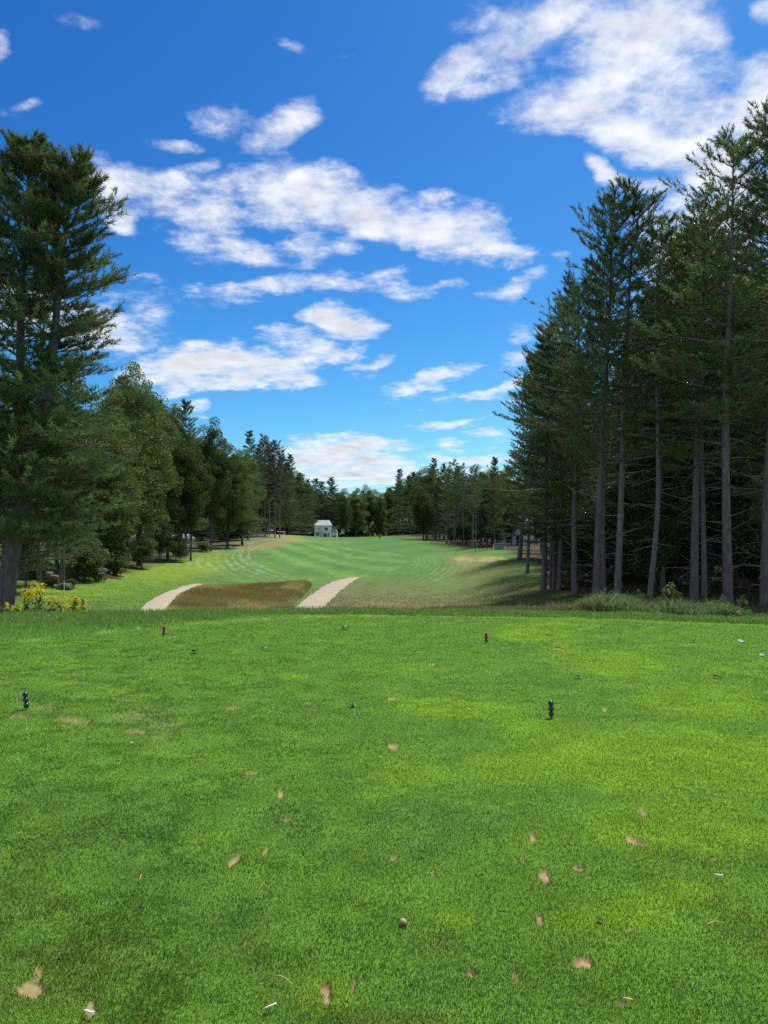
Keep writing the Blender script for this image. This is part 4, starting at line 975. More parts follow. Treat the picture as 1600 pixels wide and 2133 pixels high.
# ------------------------------------------------------------------ goldenrod and weeds on the tee's far slope
GOLD = foliage('goldenrod_bloom', (.60, .50, .015), (.85, .74, .05), trans=.3, clump=6, vary=.1)
STEMG = plain('green_stem', (.10, .16, .05), .7, .2)
def goldenrod(px, row, y, w, label, seed, stems=3):
    r = R(seed); x = bx(px, y); z0 = tz(x, y); H = max(.35, float(row_z(row, y)) - z0)
    o = empty('goldenrod', (x, y, z0))
    w *= .8; wd = Wood(); LV = []; LA = []; BV = []
    for k in range(stems):
        tip = np.array([r.randn() * w * .5, r.randn() * w * .5, H * (.85 + .15 * r.rand())]); b = np.array([r.randn() * .05, r.randn() * .05, -.05])
        path = smooth_path([b, (b + tip) / 2 + [r.randn() * .03, r.randn() * .03, .05], tip], 10)
        wd.add(path[None], np.linspace(.006, .003, 10)[None], 5)
        p = interp_path(path, r.uniform(.1, .8, 16)); v, l = leaves(r, p, np.full((16, 3), .05), 2, .06, .4); LV.append(v); LA.append(l)
        # plume of arching side sprays
        for q in range(12):
            a = r.rand() * 6.28; L = w * (.6 + 1.1 * r.rand()); t = r.uniform(-.26, .0); s = np.linspace(0, 1, 6)[:, None]
            pt = tip + np.array([0, 0, t]) + s * np.array([math.cos(a), math.sin(a), .35]) * L - np.array([0, 0, 1]) * s ** 2 * L * .45
            BV.append(pt + r.randn(6, 3) * .008)
    wd.mesh_ = None
    link('stem', wd.mesh('goldenrod_stem', STEMG), o)
    v = np.concatenate(LV); link('foliage', mesh_arrays('goldenrod_foliage', v, np.arange(len(v)).reshape(-1, 4), [LEAF3], attrs={'leaf': ('FLOAT', np.concatenate(LA))}), o)
    bp = np.concatenate(BV); v, l = leaves(r, bp, np.full((len(bp), 3), .014), 4, .020, .6)
    link('blossom', mesh_arrays('goldenrod_flower', v, np.arange(len(v)).reshape(-1, 4), [GOLD], attrs={'leaf': ('FLOAT', l)}), o)
    return tag(o, label, 'goldenrod', 'goldenrods behind the fringe grass')
for i, (px, row, y, w, lb, k) in enumerate([(58, 1218, 17.5, .15, 'goldenrod with a pale ragged plume next to the tallest one', 3), (86, 1210, 17.8, .19, 'tallest goldenrod with a broad feathery plume', 4), (110, 1241, 17.2, .18, 'goldenrod with a low deep yellow dome of bloom', 3),
        (159, 1233, 17.4, .12, 'goldenrod with a narrow plume, farthest from the big pine', 3), (174, 1250, 17.3, .12, 'goldenrod with a drooping plume at the end of the row', 2), (44, 1252, 17.0, .07, 'low sparse goldenrod with a small flat flower', 1), (30, 1258, 17.0, .06, 'lowest goldenrod at the foot of the big pine', 1),
        (15, 1254, 17.2, .06, 'tiny goldenrod sprig touching the big pine trunk', 1), (134, 1250, 17.1, .05, 'small pale goldenrod sprig between dome and narrow plume', 1), (168, 1268, 16.8, .05, 'single low goldenrod bud below the drooping plume', 1), (142, 1278, 16.6, .06, 'faded goldenrod clump sunk in the fringe grass', 2)]):
    goldenrod(px, row, y, w, lb, 500 + i, k)

def weeds():                      # tall soft weeds along the foot of the near wood
    r = R(61); n = 100000
    px = r.uniform(1080, 1600, n); y = tee_edge(px) + 1.2 + 7 * r.rand(n) ** 1.6; x = bx(px, y); z = terrain(x, y)
    top = np.interp(px, [1110, 1190, 1260, 1310, 1345, 1390, 1450, 1500, 1540, 1600], [1262, 1260, 1238, 1242, 1260, 1248, 1258, 1260, 1276, 1300]) + 14 * (fbm(px * .035, y * .8, 63, 2) - .5) * 2
    k = r.rand(n) < sstep(.28, .62, fbm(x * .9, y * .9, 65, 3)) * sstep(1090, 1250, px) + .10 ; x, y, z, px, top = x[k], y[k], z[k], px[k], top[k]; n = len(x)
    h = np.clip((row_z(top, y) - z) * (.5 + .75 * r.rand(n)), .15, 1.6)
    c = np.array([.165, .245, .085]) * (.4 + 1.0 * r.rand(n))[:, None]
    brown = (r.rand(n) < sstep(1290, 1120, px) * .85 + .06)[:, None]; c = np.where(brown, np.array([.20, .15, .065]) * (.6 + .6 * r.rand(n))[:, None], c)
    o = blades('weeds', x, y, z, h, .012 + .018 * r.rand(n), .2 + .65 * r.rand(n), c, BLADE, 62, 2)
    tag(o, 'tall soft green weeds along the foot of the near wood', 'weeds')
    # their small leaves
    m = 2500; i = r.randint(0, n, m); p = np.stack([x[i], y[i], z[i] + h[i] * r.uniform(.3, .95, m)], 1)
    v, l = leaves(r, p, np.full((m, 3), .05), 3, .07, .3)
    o2 = link('weeds', mesh_arrays('weed_leaves', v, np.arange(len(v)).reshape(-1, 4), [LEAF], attrs={'leaf': ('FLOAT', l)})); o2['kind'] = 'stuff'
    tag(o2, 'small leaves of the weeds along the foot of the near wood', 'weeds')
weeds()
tree('V1', 'sapling', 1392, 20, 0, 'bright leafy sapling standing up out of the tall weeds', cat='sapling', tall=1.0, width=1.0)
tree('V1', 'shrub', 1330, 21.5, 0, 'low green bush in the weeds before the tall thin-topped pine', tall=.85, width=.8)
tree('V1', 'shrub', 1500, 20.0, 0, 'low ragged bush at the end of the weeds', tall=.7, width=.8)
tree('V1', 'shrub', 1545, 19.5, 0, 'small bush between the weeds and the pine at the picture edge', tall=.7, width=.8)
def debris():                     # leaf litter and brush on the forest floor
    r = R(71); n = 30000
    y = np.exp(r.uniform(math.log(19), math.log(75), n)); px = r.uniform(1130, 1720, n); x = bx(px, y)
    k = px > _edge_px(y) + 15; x, y = x[k], y[k]; z = terrain(x, y); n = len(x)
    c = np.where((r.rand(n) < .35)[:, None], np.array([.055, .10, .03]), np.array([.09, .065, .04])) * (.6 + .7 * r.rand(n))[:, None]
    o = blades('undergrowth', x, y, z, .10 + .45 * r.rand(n) ** 2, .02 + .0012 * y, .4 + .5 * r.rand(n), c, DRYB, 72, 1)
    tag(o, 'low brown and green undergrowth on the floor of the near wood', 'undergrowth')
debris()
# broken stub beside the corner pine
def stub():
    x = bx(1150, 44.5); y = 44.5; z = tz(x, y); H = float(row_z(1100, y)) - z
    o = empty('tree_stub', (x, y, z)); P = [(0, 0, -.2), (.02, 0, .4), (.0, 0, H * .5), (.05, 0, H * .9), (.06, 0, H)]
    MB().tube(P, [.22, .17, .15, .12, .03], 12).build('trunk', DEADW, o, True)
    MB().tube([(-.10, -.10, .1), (-.11, -.13, H * .5), (-.05, -.12, H * .85)], [.06, .07, .02], 7).build('torn_bark', BARK, o, True)
    tag(o, 'broken pale tree stub with peeling bark at the near corner of the wood', 'tree stub')
stub()

# ------------------------------------------------------------------ left lawn bits
STONE = plain('field_stone', (.19, .18, .17), .85, .2, .3, 6, .5)
STONER = plain('reddish_stone', (.24, .12, .09), .85, .2, .3, 6, .5)
MOSSY = plain('mossy_stone', (.075, .085, .065), .9, .1, .4, 6, .5)
MULCH = plain('brown_mulch', (.07, .038, .028), .95, .1, .5, 14, .8)
def rock(px, row, y, w, h, mat, label, seed, lift=0, grp=None, flat=1.0):
    r = R(seed); mb = bpy.data.meshes.new('rock')
    import bmesh
    bm = bmesh.new(); bmesh.ops.create_icosphere(bm, subdivisions=3, radius=1)
    for v in bm.verts:
        q = v.co * 1.7; nz = fbm(np.array([q.x + q.z * .7 + seed]), np.array([q.y - q.z * .6]), seed, 3)[0]
        v.co = v.co * (.72 + .5 * nz); v.co.x = max(-.8, min(.8, v.co.x)); v.co.z = max(-.6, min(.7, v.co.z))
    bm.to_mesh(mb); bm.free(); mb.materials.append(mat)
    x = bx(px, y); o = link('rock', mb); o.scale = (w / 1.5, w / 1.7, h / 1.2); o.location = (x, y, tz(x, y) + h * .4 + lift); o.rotation_euler = (0, 0, r.rand() * 3)
    return tag(o, label, 'stone', grp)
GS = 'stacked stones beside the thick dark trunk'
rock(106, 1190, 39, .42, .26, STONER, 'lower reddish stone of the stack, away from the trunk', 1, 0, GS); rock(118, 1190, 39, .40, .26, STONER, 'lower reddish stone of the stack, touching the trunk', 2, 0, GS)
rock(107, 1180, 39, .36, .22, STONER, 'middle reddish stone of the stack', 3, .25, GS); rock(117, 1180, 39, .34, .22, STONER, 'upper reddish stone nearest the trunk', 5, .25, GS)
rock(105, 1172, 39, .30, .16, STONE, 'pale cap stone on top of the reddish stack', 4, .46, GS)
rock(206, 1186, 44, .85, .22, STONE, 'flat grey stone lying on the brown mulch bed', 6, .30)
rock(212, 1188, 43.4, .35, .18, STONE, 'small pale stone in front of the flat grey one', 8, .12)
rock(137, 1203, 35.5, .6, .36, MOSSY, 'rounded mossy grey boulder before the thick dark trunk', 9, -.05)
def mound():
    x = bx(196, 44); y = 44.0; z = tz(x, y)
    vs = []; fs = []; n = 28; m = 6
    for i in range(m):
        t = i / (m - 1)
        for j in range(n):
            a = 2 * math.pi * j / n; rr = (1 - t) * (1 + .15 * math.sin(3 * a + 1)) ; px_ = rr * 1.75 * math.cos(a); py_ = rr * 1.0 * math.sin(a)
            vs.append((px_, py_, tz(x + px_, y + py_) - z - .03 + .32 * sstep(0, 1, np.array(t)) * (1 + .2 * math.sin(5 * a))))
    for i in range(m - 1):
        for j in range(n):
            k = (j + 1) % n; fs.append((i*n+j, i*n+k, (i+1)*n+k, (i+1)*n+j))
    o = MB().add(vs, fs).build('mulch_bed', MULCH, None, True); o.location = (x, y, z); tag(o, 'low brown mulch bed under the drooping broadleaf', 'mulch bed')
mound()
def stake(px, r0, r1, y, label, mat=WHITEP, rad=.02, name='boundary_stake', cat='stake'):
    x = bx(px, y); z = tz(x, y); top = float(row_z(r0, y)); h = top - z
    mb = MB().lathe([(rad * .3, -.15), (rad, -.1), (rad, h - .03), (rad * 1.25, h - .028), (rad * 1.25, h - .005), (rad * .7, h)], 10)
    o = mb.build(name, mat, None, False, .002); o.location = (x, y, z); return tag(o, label, cat)
stake(135.5, 1212, 1226, 33.5, 'thin white stake standing in the yellow-green rough', rad=.016)
stake(1028.5, 1135, 1143, 103, 'short white post beside the grey box, on its fence side', rad=.05)
stake(1051.5, 1138, 1144, 103, 'short white post beside the grey box, on its wood side', rad=.05)
stake(881, 1119, 1126, 265, 'pale post standing on the mound behind the green', rad=.10, mat=CREAM)

# ------------------------------------------------------------------ grey box and wire fence
BOXM = plain('grey_box_paint', (.24, .26, .26), .6, .3, .12, 3); DARKM = plain('dark_iron', (.03, .035, .03), .6, .3)
def ubox():
    y = 104.0; x0 = bx(1032.5, y); x1 = bx(1049.5, y); xc = (x0 + x1) / 2; z = tz(xc, y); h = float(row_z(1132, y)) - z; w = x1 - x0
    o = empty('utility_box', (xc, y, z))
    MB().box(-w/2, w/2, 0, .8, -.1, h - .08).build('cabinet', BOXM, o, bevel=.02)
    MB().box(-w/2 - .04, w/2 + .04, -.05, .85, h - .078, h).build('lid', BOXM, o, bevel=.02)
    d = MB().box(-w/2 + .06, -.02, -.015, -.001, .08, h - .16).build('door', BOXM, o); MB().box(-.10, -.07, -.05, -.016, h * .4, h * .52).build('handle', DARKM, d)
    d = MB().box(.02, w/2 - .06, -.015, -.001, .08, h - .16).build('door', BOXM, o)
    tag(o, 'grey utility cabinet on the rise in front of the wire fence', 'utility box')
ubox()
def fence():
    pxs = [990, 998, 1006, 1015, 1024, 1058, 1070, 1082, 1094]; y = 112.0
    o = empty('wire_fence', (bx(1000, y), y, tz(bx(1000, y), y))); ox, oy, oz = o.location
    tops = []
    for p in pxs:
        x = bx(p, y); z = tz(x, y); MB().tube([(x - ox, 0, z - oz - .2), (x - ox, 0, z - oz + 1.25)], .035, 8).build('post', DARKM, o); tops.append((x - ox, z - oz))
    for h in (.35, .75, 1.15):
        MB().tube([(a, -.04, b + h) for a, b in tops], .012, 5).build('wire', DARKM, o)
    tag(o, 'dark wire fence on thin posts between the pale-trunk stand and the near wood', 'fence')
fence()

# ------------------------------------------------------------------ houses
SIDING = plain('white_siding', (.80, .82, .84), .6, .3, .05, 1); ROOFG = plain('grey_shingle', (.33, .35, .37), .85, .2, .18, 5, .3); GLASS = plain('dark_window', (.015, .02, .028), .12, .6)
TRIM = plain('white_trim', (.76, .77, .78), .5, .3); PALEW = plain('pale_wall', (.52, .52, .50), .7, .2, .1, 1); BLUEW = plain('pale_blue_wall', (.55, .62, .66), .7, .2, .1, 1)
def window(o, x, z, w, h, y, double=False):
    f = MB()
    f.box(x - w/2 - .08, x + w/2 + .08, y - .05, y - .003, z - .1, z); f.box(x - w/2 - .08, x + w/2 + .08, y - .05, y - .003, z + h, z + h + .1)
    for q in ([-w/2 - .08, w/2] + ([-.05] if double else [])): f.box(x + q, x + q + (.1 if q == -.05 else .08), y - .05, y - .003, z + .001, z + h - .001)
    f.box(x - w/2 + .001, x + w/2 - .001, y - .035, y - .003, z + h * .48, z + h * .52)
    fo = f.build('window', TRIM, o); MB().box(x - w/2, x + w/2, y - .02, y - .002, z, z + h).build('pane', GLASS, fo)
def house():
    Y = 310.0; x = bx(678, Y); z = tz(x, Y); k = Y / F           # one image step in metres there
    zb = float(row_z(1119.5, Y)); top = float(row_z(1083, Y)); eave = float(row_z(1094.5, Y)); W = 33 * k
    o = empty('white_house', (bx(654.5, Y), Y, zb)); e = eave - zb; tp = top - zb
    w1 = 17 * k; w2 = 33.5 * k
    MB().box(0, w2, 1.2, 9, -2.5, e).build('wall', SIDING, o)
    MB().box(w1, w2 - .004, 0, 1.197, -2.5, e).build('wall', SIDING, o)
    c = MB()
    for q in (0, w1 - .08, w2 - .12): c.box(q - .01, q + .14, (1.17 if q == 0 else -.03), (1.198 if q == 0 else -.002), -2.4, e - .01)
    c.build('corner_trim', TRIM, o)
    r = MB()                                                     # hipped main roof with a hipped front bay
    a = .35; yf = 1.2 - a; yb = 9 + a; ym = (yf + yb) / 2
    r.add([(-a, yf, e), (w2 + a, yf, e), (w2 + a, yb, e), (-a, yb, e), (6.2 * k, ym, tp), (w2 - 3.5 * k, ym, tp)], [(0, 1, 5, 4), (1, 2, 5), (2, 3, 4, 5), (3, 0, 4), (0, 3, 2, 1)])
    r.build('roof', ROOFG, o)
    r = MB(); xm = (w1 + w2) / 2 + .3
    r.add([(w1 - a, -a, e + .02), (w2 + a * .98, -a, e + .02), (w2 + a * .98, 4.0, e + .02), (w1 - a, 4.0, e + .02), (xm, 2.9, tp - .25), (xm, 4.6, tp - .2)], [(0, 1, 4), (1, 2, 5, 4), (3, 0, 4, 5), (0, 3, 2, 1), (2, 3, 5)])
    r.build('roof', ROOFG, o)
    window(o, 8 * k, 16.2 * k, 1.7 * k, 4 * k, 1.2); window(o, 25 * k, 15 * k, 6.4 * k, 5.6 * k, 0, True); window(o, 6.8 * k, 3.8 * k, 4.4 * k, 4.6 * k, 1.2, True)
    MB().prism([(2.6 * k, 10.2 * k), (11.8 * k, 10.2 * k), (11.6 * k, 11.4 * k), (2.8 * k, 11.4 * k)], .55, 1.196).build('awning', ROOFG, o)
    d = MB().box(21 * k, 25 * k, -.03, -.002, .0, 7.2 * k).build('door', GLASS, o); MB().box(24.2 * k, 24.5 * k, -.08, -.031, 3.2 * k, 3.7 * k).build('handle', TRIM, d)
    MB().box(29 * k, 30.6 * k, -.025, -.002, 3 * k, 7.2 * k).build('side_window', GLASS, o)
    MB().box(17.6 * k, 32.6 * k, -1.3, -.003, 7.9 * k, 8.9 * k).build('porch_roof', ROOFG, o)
    for q in (18.2, 27.6, 31.8): MB().box(q * k, (q + .9) * k, -1.2, -1.0, -.5, 7.9 * k - .004).build('porch_post', TRIM, o)
    MB().box(w2 + .004, w2 + 13 * k, 3.2, 9, -2.5, 11 * k).build('wing_wall', SIDING, o)
    MB().box(w2 + 5 * k, w2 + 10.5 * k, 3.17, 3.198, -.5, 4 * k).build('garage_door', GLASS, o)
    MB().prism([(w2 + .01, 11 * k), (w2 + 13.5 * k, 11 * k), (w2 + 10 * k, 17 * k), (w2 + .01, 19 * k)], 2.9, 9.2).build('wing_roof', ROOFG, o)
    MB().box(w2 + 20 * k, w2 + 26 * k, 12, 14, 8 * k, 19 * k).build('gable_wall', SIDING, o)
    tag(o, 'white two-storey house with grey hipped roof behind the crest of the fairway', 'house')
house()
def simple_house(px0, px1, r0, r1, Y, depth, wallm, label, name, wins):
    x0, x1 = bx(px0, Y), bx(px1, Y); z = min(tz(x0, Y), tz(x1, Y)) - .3; e = float(row_z(r1, Y)) - z; tp = float(row_z(r0, Y)) - z; w = x1 - x0
    o = empty(name, (x0, Y, z)); MB().box(0, w, 0, depth, -.5, e).build('wall', wallm, o)
    a = .3; ym = depth / 2
    MB().add([(-a, -a, e + .003), (w + a, -a, e + .003), (w + a, depth + a, e + .003), (-a, depth + a, e + .003), (-a, ym, tp), (w + a, ym, tp)], [(0, 1, 5, 4), (1, 2, 5), (2, 3, 4, 5), (3, 0, 4), (0, 3, 2, 1)]).build('roof', ROOFG, o)
    for fx, fz, fw, fh in wins: window(o, fx * w, fz * e, fw, fh, 0)
    MB().box(w * .44, w * .44 + .9, -.03, -.002, .3, 2.3).build('door', GLASS, o)
    tag(o, label, 'house')
simple_house(226, 266, 1082, 1098, 88, 5, PALEW, 'pale house glimpsed through the trunks behind the mulch bed', 'pale_house', [(.2, .5, .8, 1.1), (.75, .5, .8, 1.1)])
simple_house(1046, 1112, 1068, 1094, 150, 8, BLUEW, 'pale blue house glimpsed through leaves behind the fence', 'pale_house', [(.2, .55, 1.0, 1.3), (.75, .55, 1.0, 1.3), (.2, .2, 1.0, 1.2)])
simple_house(356, 378, 1112, 1122, 96, 6, PALEW, 'low pale cottage half hidden behind the broad leafy tree', 'pale_house', [(.3, .45, .7, .9)])

# ------------------------------------------------------------------ golf carts
TYRE = plain('black_rubber', (.02, .02, .02), .85, .2); SEATM = plain('beige_vinyl', (.38, .33, .26), .6, .3); CARTB = plain('dark_cart_body', (.05, .055, .07), .3, .5); CARTW = plain('cream_cart_roof', (.72, .69, .64), .45, .4)
def cart_proto():
    o = empty('golf_cart')
    MB().prism([(-1.15, .30), (1.15, .30), (1.18, .62), (.72, .80), (.62, .45), (-.2, .42), (-.28, .66), (-1.15, .72)], -.58, .58).build('body', CARTB, o, bevel=.03)
    MB().box(-.72, -.24, -.55, .55, .735, .86).box(-.80, -.70, -.55, .55, .865, 1.25).build('seat', SEATM, o, bevel=.03)
    MB().prism([(-1.05, 1.80), (.85, 1.80), (.95, 1.84), (.80, 1.90), (-1.0, 1.90), (-1.12, 1.85)], -.62, .62).build('roof', CARTW, o, bevel=.02)
    for sx, tx in ((.72, .66), (-.95, -.92)):
        for sy in (-.54, .54): MB().tube([(sx, sy, .70), (tx, sy, 1.81)], .022, 6).build('roof_post', STEEL, o)
    for sx in (.80, -.75):
        for sy in (-.56, .56):
            w = MB(); prof = [(.10, -.09), (.21, -.09), (.235, -.05), (.235, .05), (.21, .09), (.10, .09)]; w.lathe(prof, 18)
            wo = w.build('wheel', TYRE, o, True); wo.location = (sx, sy, .235); wo.rotation_euler = (math.pi / 2, 0, 0)
    MB().tube([(.55, -.25, .7), (.28, -.25, 1.0)], .02, 6).build('steering_column', STEEL, o)
    b = MB().prism([(-1.5, .45), (-1.16, .45), (-1.16, 1.2), (-1.42, 1.2)], -.38, .38).build('bag_rack', CARTB, o)
    return o
c0 = cart_proto()
for i, (px, rtop, y, rz, lb) in enumerate([(621, 1108.6, 215, .15, 'golf cart with a pale roof just before the white house, the farther from it'), (640.5, 1109.8, 215, -.2, 'golf cart with a pale arched roof parked nearest the white house'), (554.5, 1103.6, 172, .1, 'golf cart seen between the brownish trunks, its white roof nearest the middle of the bank'),
                                      (561.5, 1104.3, 176, 1.2, 'golf cart turned end-on behind the brownish trunks'), (586, 1107.2, 180, 1.4, 'golf cart mostly hidden behind the bank beside the golfer in pale clothes')]):
    o = c0 if i == 0 else dup(c0)
    o.location = (bx(px, y), y, float(row_z(rtop, y)) - 1.9); o.rotation_euler = (0, 0, rz); tag(o, lb, 'golf cart', 'golf carts beyond the bank')

# ------------------------------------------------------------------ people on the course
SKIN = plain('skin', (.45, .28, .20), .6, .3); SHIRTW = plain('white_shirt', (.75, .76, .78), .8, .1); SHIRTO = plain('orange_shirt', (.60, .16, .05), .8, .1); SHORTS = plain('navy_trousers', (.03, .035, .05), .8, .1)
SHIRTL = plain('lavender_shirt', (.55, .54, .66), .8, .1); KHAKI = plain('light_trousers', (.50, .48, .44), .8, .1); HAIR = plain('dark_hair', (.03, .022, .018), .7, .2); TEAL = plain('teal_cap', (.10, .40, .38), .8, .1)
def skin_mesh(name, pts, edges, rad, mat, sub=2):
    me = bpy.data.meshes.new(name); me.from_pydata(pts, edges, []); o = bpy.data.objects.new(name, me); COL.objects.link(o)
    sk = o.modifiers.new('skin', 'SKIN'); sk.use_smooth_shade = True
    for i, r_ in enumerate(rad):
        d = me.skin_vertices[0].data[i]; d.radius = (r_, r_) if not hasattr(r_, '__len__') else r_; d.use_root = (i == 0)
    sb = o.modifiers.new('sub', 'SUBSURF'); sb.levels = sub; sb.render_levels = sub
    dg = bpy.context.evaluated_depsgraph_get(); m2 = bpy.data.meshes.new_from_object(o.evaluated_get(dg)); m2.name = name
    bpy.data.objects.remove(o); bpy.data.meshes.remove(me); m2.materials.clear(); m2.materials.append(mat); m2.polygons.foreach_set('use_smooth', [True] * len(m2.polygons))
    return m2
def person(px, y, rz, label, shirt, trousers, bend=0.0, crouch=0.0, cap=HAIR, z=None, arms=.35):
    """standing golfer, 1.75 m; bend tips the trunk forward, crouch folds the knees"""
    x = bx(px, y); z = tz(x, y) if z is None else z
    o = empty('person', (x, y, z), rz)
    hip = Vector((0, 0, .92 - .5 * crouch)); kn = .25 * crouch
    def up(d, side=0, fwd=0):   # point a distance d above the hips along the tilted trunk
        c, s = math.cos(bend), math.sin(bend); return Vector((side, -(s * d + c * fwd), hip.z + c * d - s * fwd))
    P = [hip, up(.18), up(.36), up(.50), up(.58), up(.66), up(.76)]; E = [(0,1),(1,2),(2,3),(3,4),(4,5),(5,6)]; rd = [(.15,.11),(.135,.10),(.155,.11),(.12,.085),(.055,.055),(.082,.098),(.075,.09)]
    arm = []; leg = []
    for s in (-1, 1):
        b = len(P); sh = up(.49, .17 * s); el = sh + Vector((.07 * s, -.10 * arms - .05 * bend, -.28)); wr = el + Vector((-.05 * s, -.45 * arms - .05, -.22 + .12 * arms)); hd = wr + Vector((0, -.05, -.07))
        P += [sh, el, wr, hd]; E += [(3, b), (b, b+1), (b+1, b+2), (b+2, b+3)]; rd += [.062, .046, .034, (.045, .028)]; arm.append((sh, el))
        for q in range(4):       # fingers
            k = len(P); base = hd + Vector((.012 * (q - 1.5), -.01, -.03)); P += [base, base + Vector((0, -.015, -.045 - .01 * (q in (1, 2))))]; E += [(b+3, k), (k, k+1)]; rd += [.010, .008]
        k = len(P); P += [hd + Vector((-.035 * s, -.02, -.005)), hd + Vector((-.045 * s, -.03, -.045))]; E += [(b+3, k), (k, k+1)]; rd += [.011, .009]
        b = len(P); h2 = hip + Vector((.09 * s, 0, -.06)); knee = Vector((.11 * s, -.03 - kn * 1.2, .49 - .1 * crouch)); an = Vector((.12 * s, .03 + kn * .3, .09)); toe = Vector((.13 * s, -.15 + kn * .3, .035))
        P += [h2, knee, an, toe]; E += [(0, b), (b, b+1), (b+1, b+2), (b+2, b+3)]; rd += [.10, .065, .045, (.04, .035)]; leg.append((h2, knee, an))
    link('body', skin_mesh('person_body', [tuple(p) for p in P], E, rd, SKIN), o)
    sp = [up(.02), up(.20), up(.38), up(.52)]; E2 = [(0,1),(1,2),(2,3)]; r2 = [(.168,.13),(.155,.118),(.175,.128),(.10,.085)]
    for sh, el in arm:
        b = len(sp); sp += [sh, sh * .25 + el * .75]; E2 += [(2, b), (b, b+1)]; r2 += [.078, .066]
    link('shirt', skin_mesh('shirt', [tuple(p) for p in sp], E2, r2, shirt), o)
    tp = [hip + Vector((0, 0, .05)), hip]; E3 = [(0, 1)]; r3 = [(.160, .122), (.165, .13)]
    for h2, knee, an in leg:
        b = len(tp); tp += [h2, knee, an + Vector((0, 0, .02))]; E3 += [(1, b), (b, b+1), (b+1, b+2)]; r3 += [.115, .085, .065]
    link('trousers', skin_mesh('trousers', [tuple(p) for p in tp], E3, r3, trousers), o)
    hp = up(.745); a = up(.82); nose = up(.69, 0, .10)
    link('hair', skin_mesh('hair', [tuple(hp), tuple(a), tuple(hp + (a - hp) * .4 + (hp - nose) * .4)], [(0, 1), (0, 2)], [(.092, .105), (.05, .06), .06], cap, 1), o)
    f = MB(); f.lathe([(.004, -.02), (.016, -.012), (.012, .01), (.003, .025)], 8, tuple(nose)); f.build('nose', SKIN, o, True)
    for s in (-1, 1):
        MB().lathe([(.002, -.006), (.008, 0), (.002, .006)], 8, tuple(up(.712, .032 * s, .088))).build('eye', HAIR, o, True)
        MB().lathe([(.004, -.028), (.014, -.01), (.016, .012), (.004, .028)], 8, tuple(up(.69, .086 * s, 0))).build('ear', SKIN, o, True)
    MB().box(-.022, .022, -.006, .004, -.004, .004).build('mouth', REDP, o).location = up(.645, 0, .09)
    return tag(o, label, 'person')
person(591.7, 178, .3, 'golfer in pale lavender shirt standing by the brownish pines', SHIRTL, KHAKI, z=float(row_z(1104, 178)) - 1.76)
person(780, 300, 1.2, 'golfer in white bending down on the green', SHIRTW, SHIRTW, bend=.75, crouch=.5, cap=TEAL)
person(791.5, 205, -1.0, 'golfer in an orange shirt and dark trousers bent over short of the green', SHIRTO, SHORTS, bend=.9, crouch=.35)
person(803.5, 298, .4, 'golfer in white standing at the edge of the mound behind the green', SHIRTW, KHAKI)
person(709, 306, .2, 'person in white standing beside the wing of the white house', SHIRTW, SHORTS)
FLAGM = plain('pale_flag', (.62, .62, .50), .7, .2); POLEM = plain('flag_pole', (.70, .70, .62), .5, .3)
def flag():
    y = 300.0; x = bx(758.5, y); z = tz(x, y); o = empty('flagstick', (x, y, z))
    MB().tube([(0, 0, -.1), (0, 0, 2.15)], .03, 8).build('pole', POLEM, o)
    vs = []; fs = []; n = 8
    for i in range(n):
        t = i / (n - 1); vs += [(.03 + .5 * t, .05 * math.sin(t * 5), 2.12 - .05 * t), (.03 + .5 * t, .05 * math.sin(t * 5 + .4), 1.75 + .03 * t)]
    for i in range(n - 1): fs.append((2*i, 2*i+1, 2*i+3, 2*i+2))
    f = MB().add(vs, fs).build('flag', FLAGM, o, True); f.modifiers.new('thick', 'SOLIDIFY').thickness = .01
    tag(o, 'flagstick with a small pale flag on the green', 'flagstick')
flag()
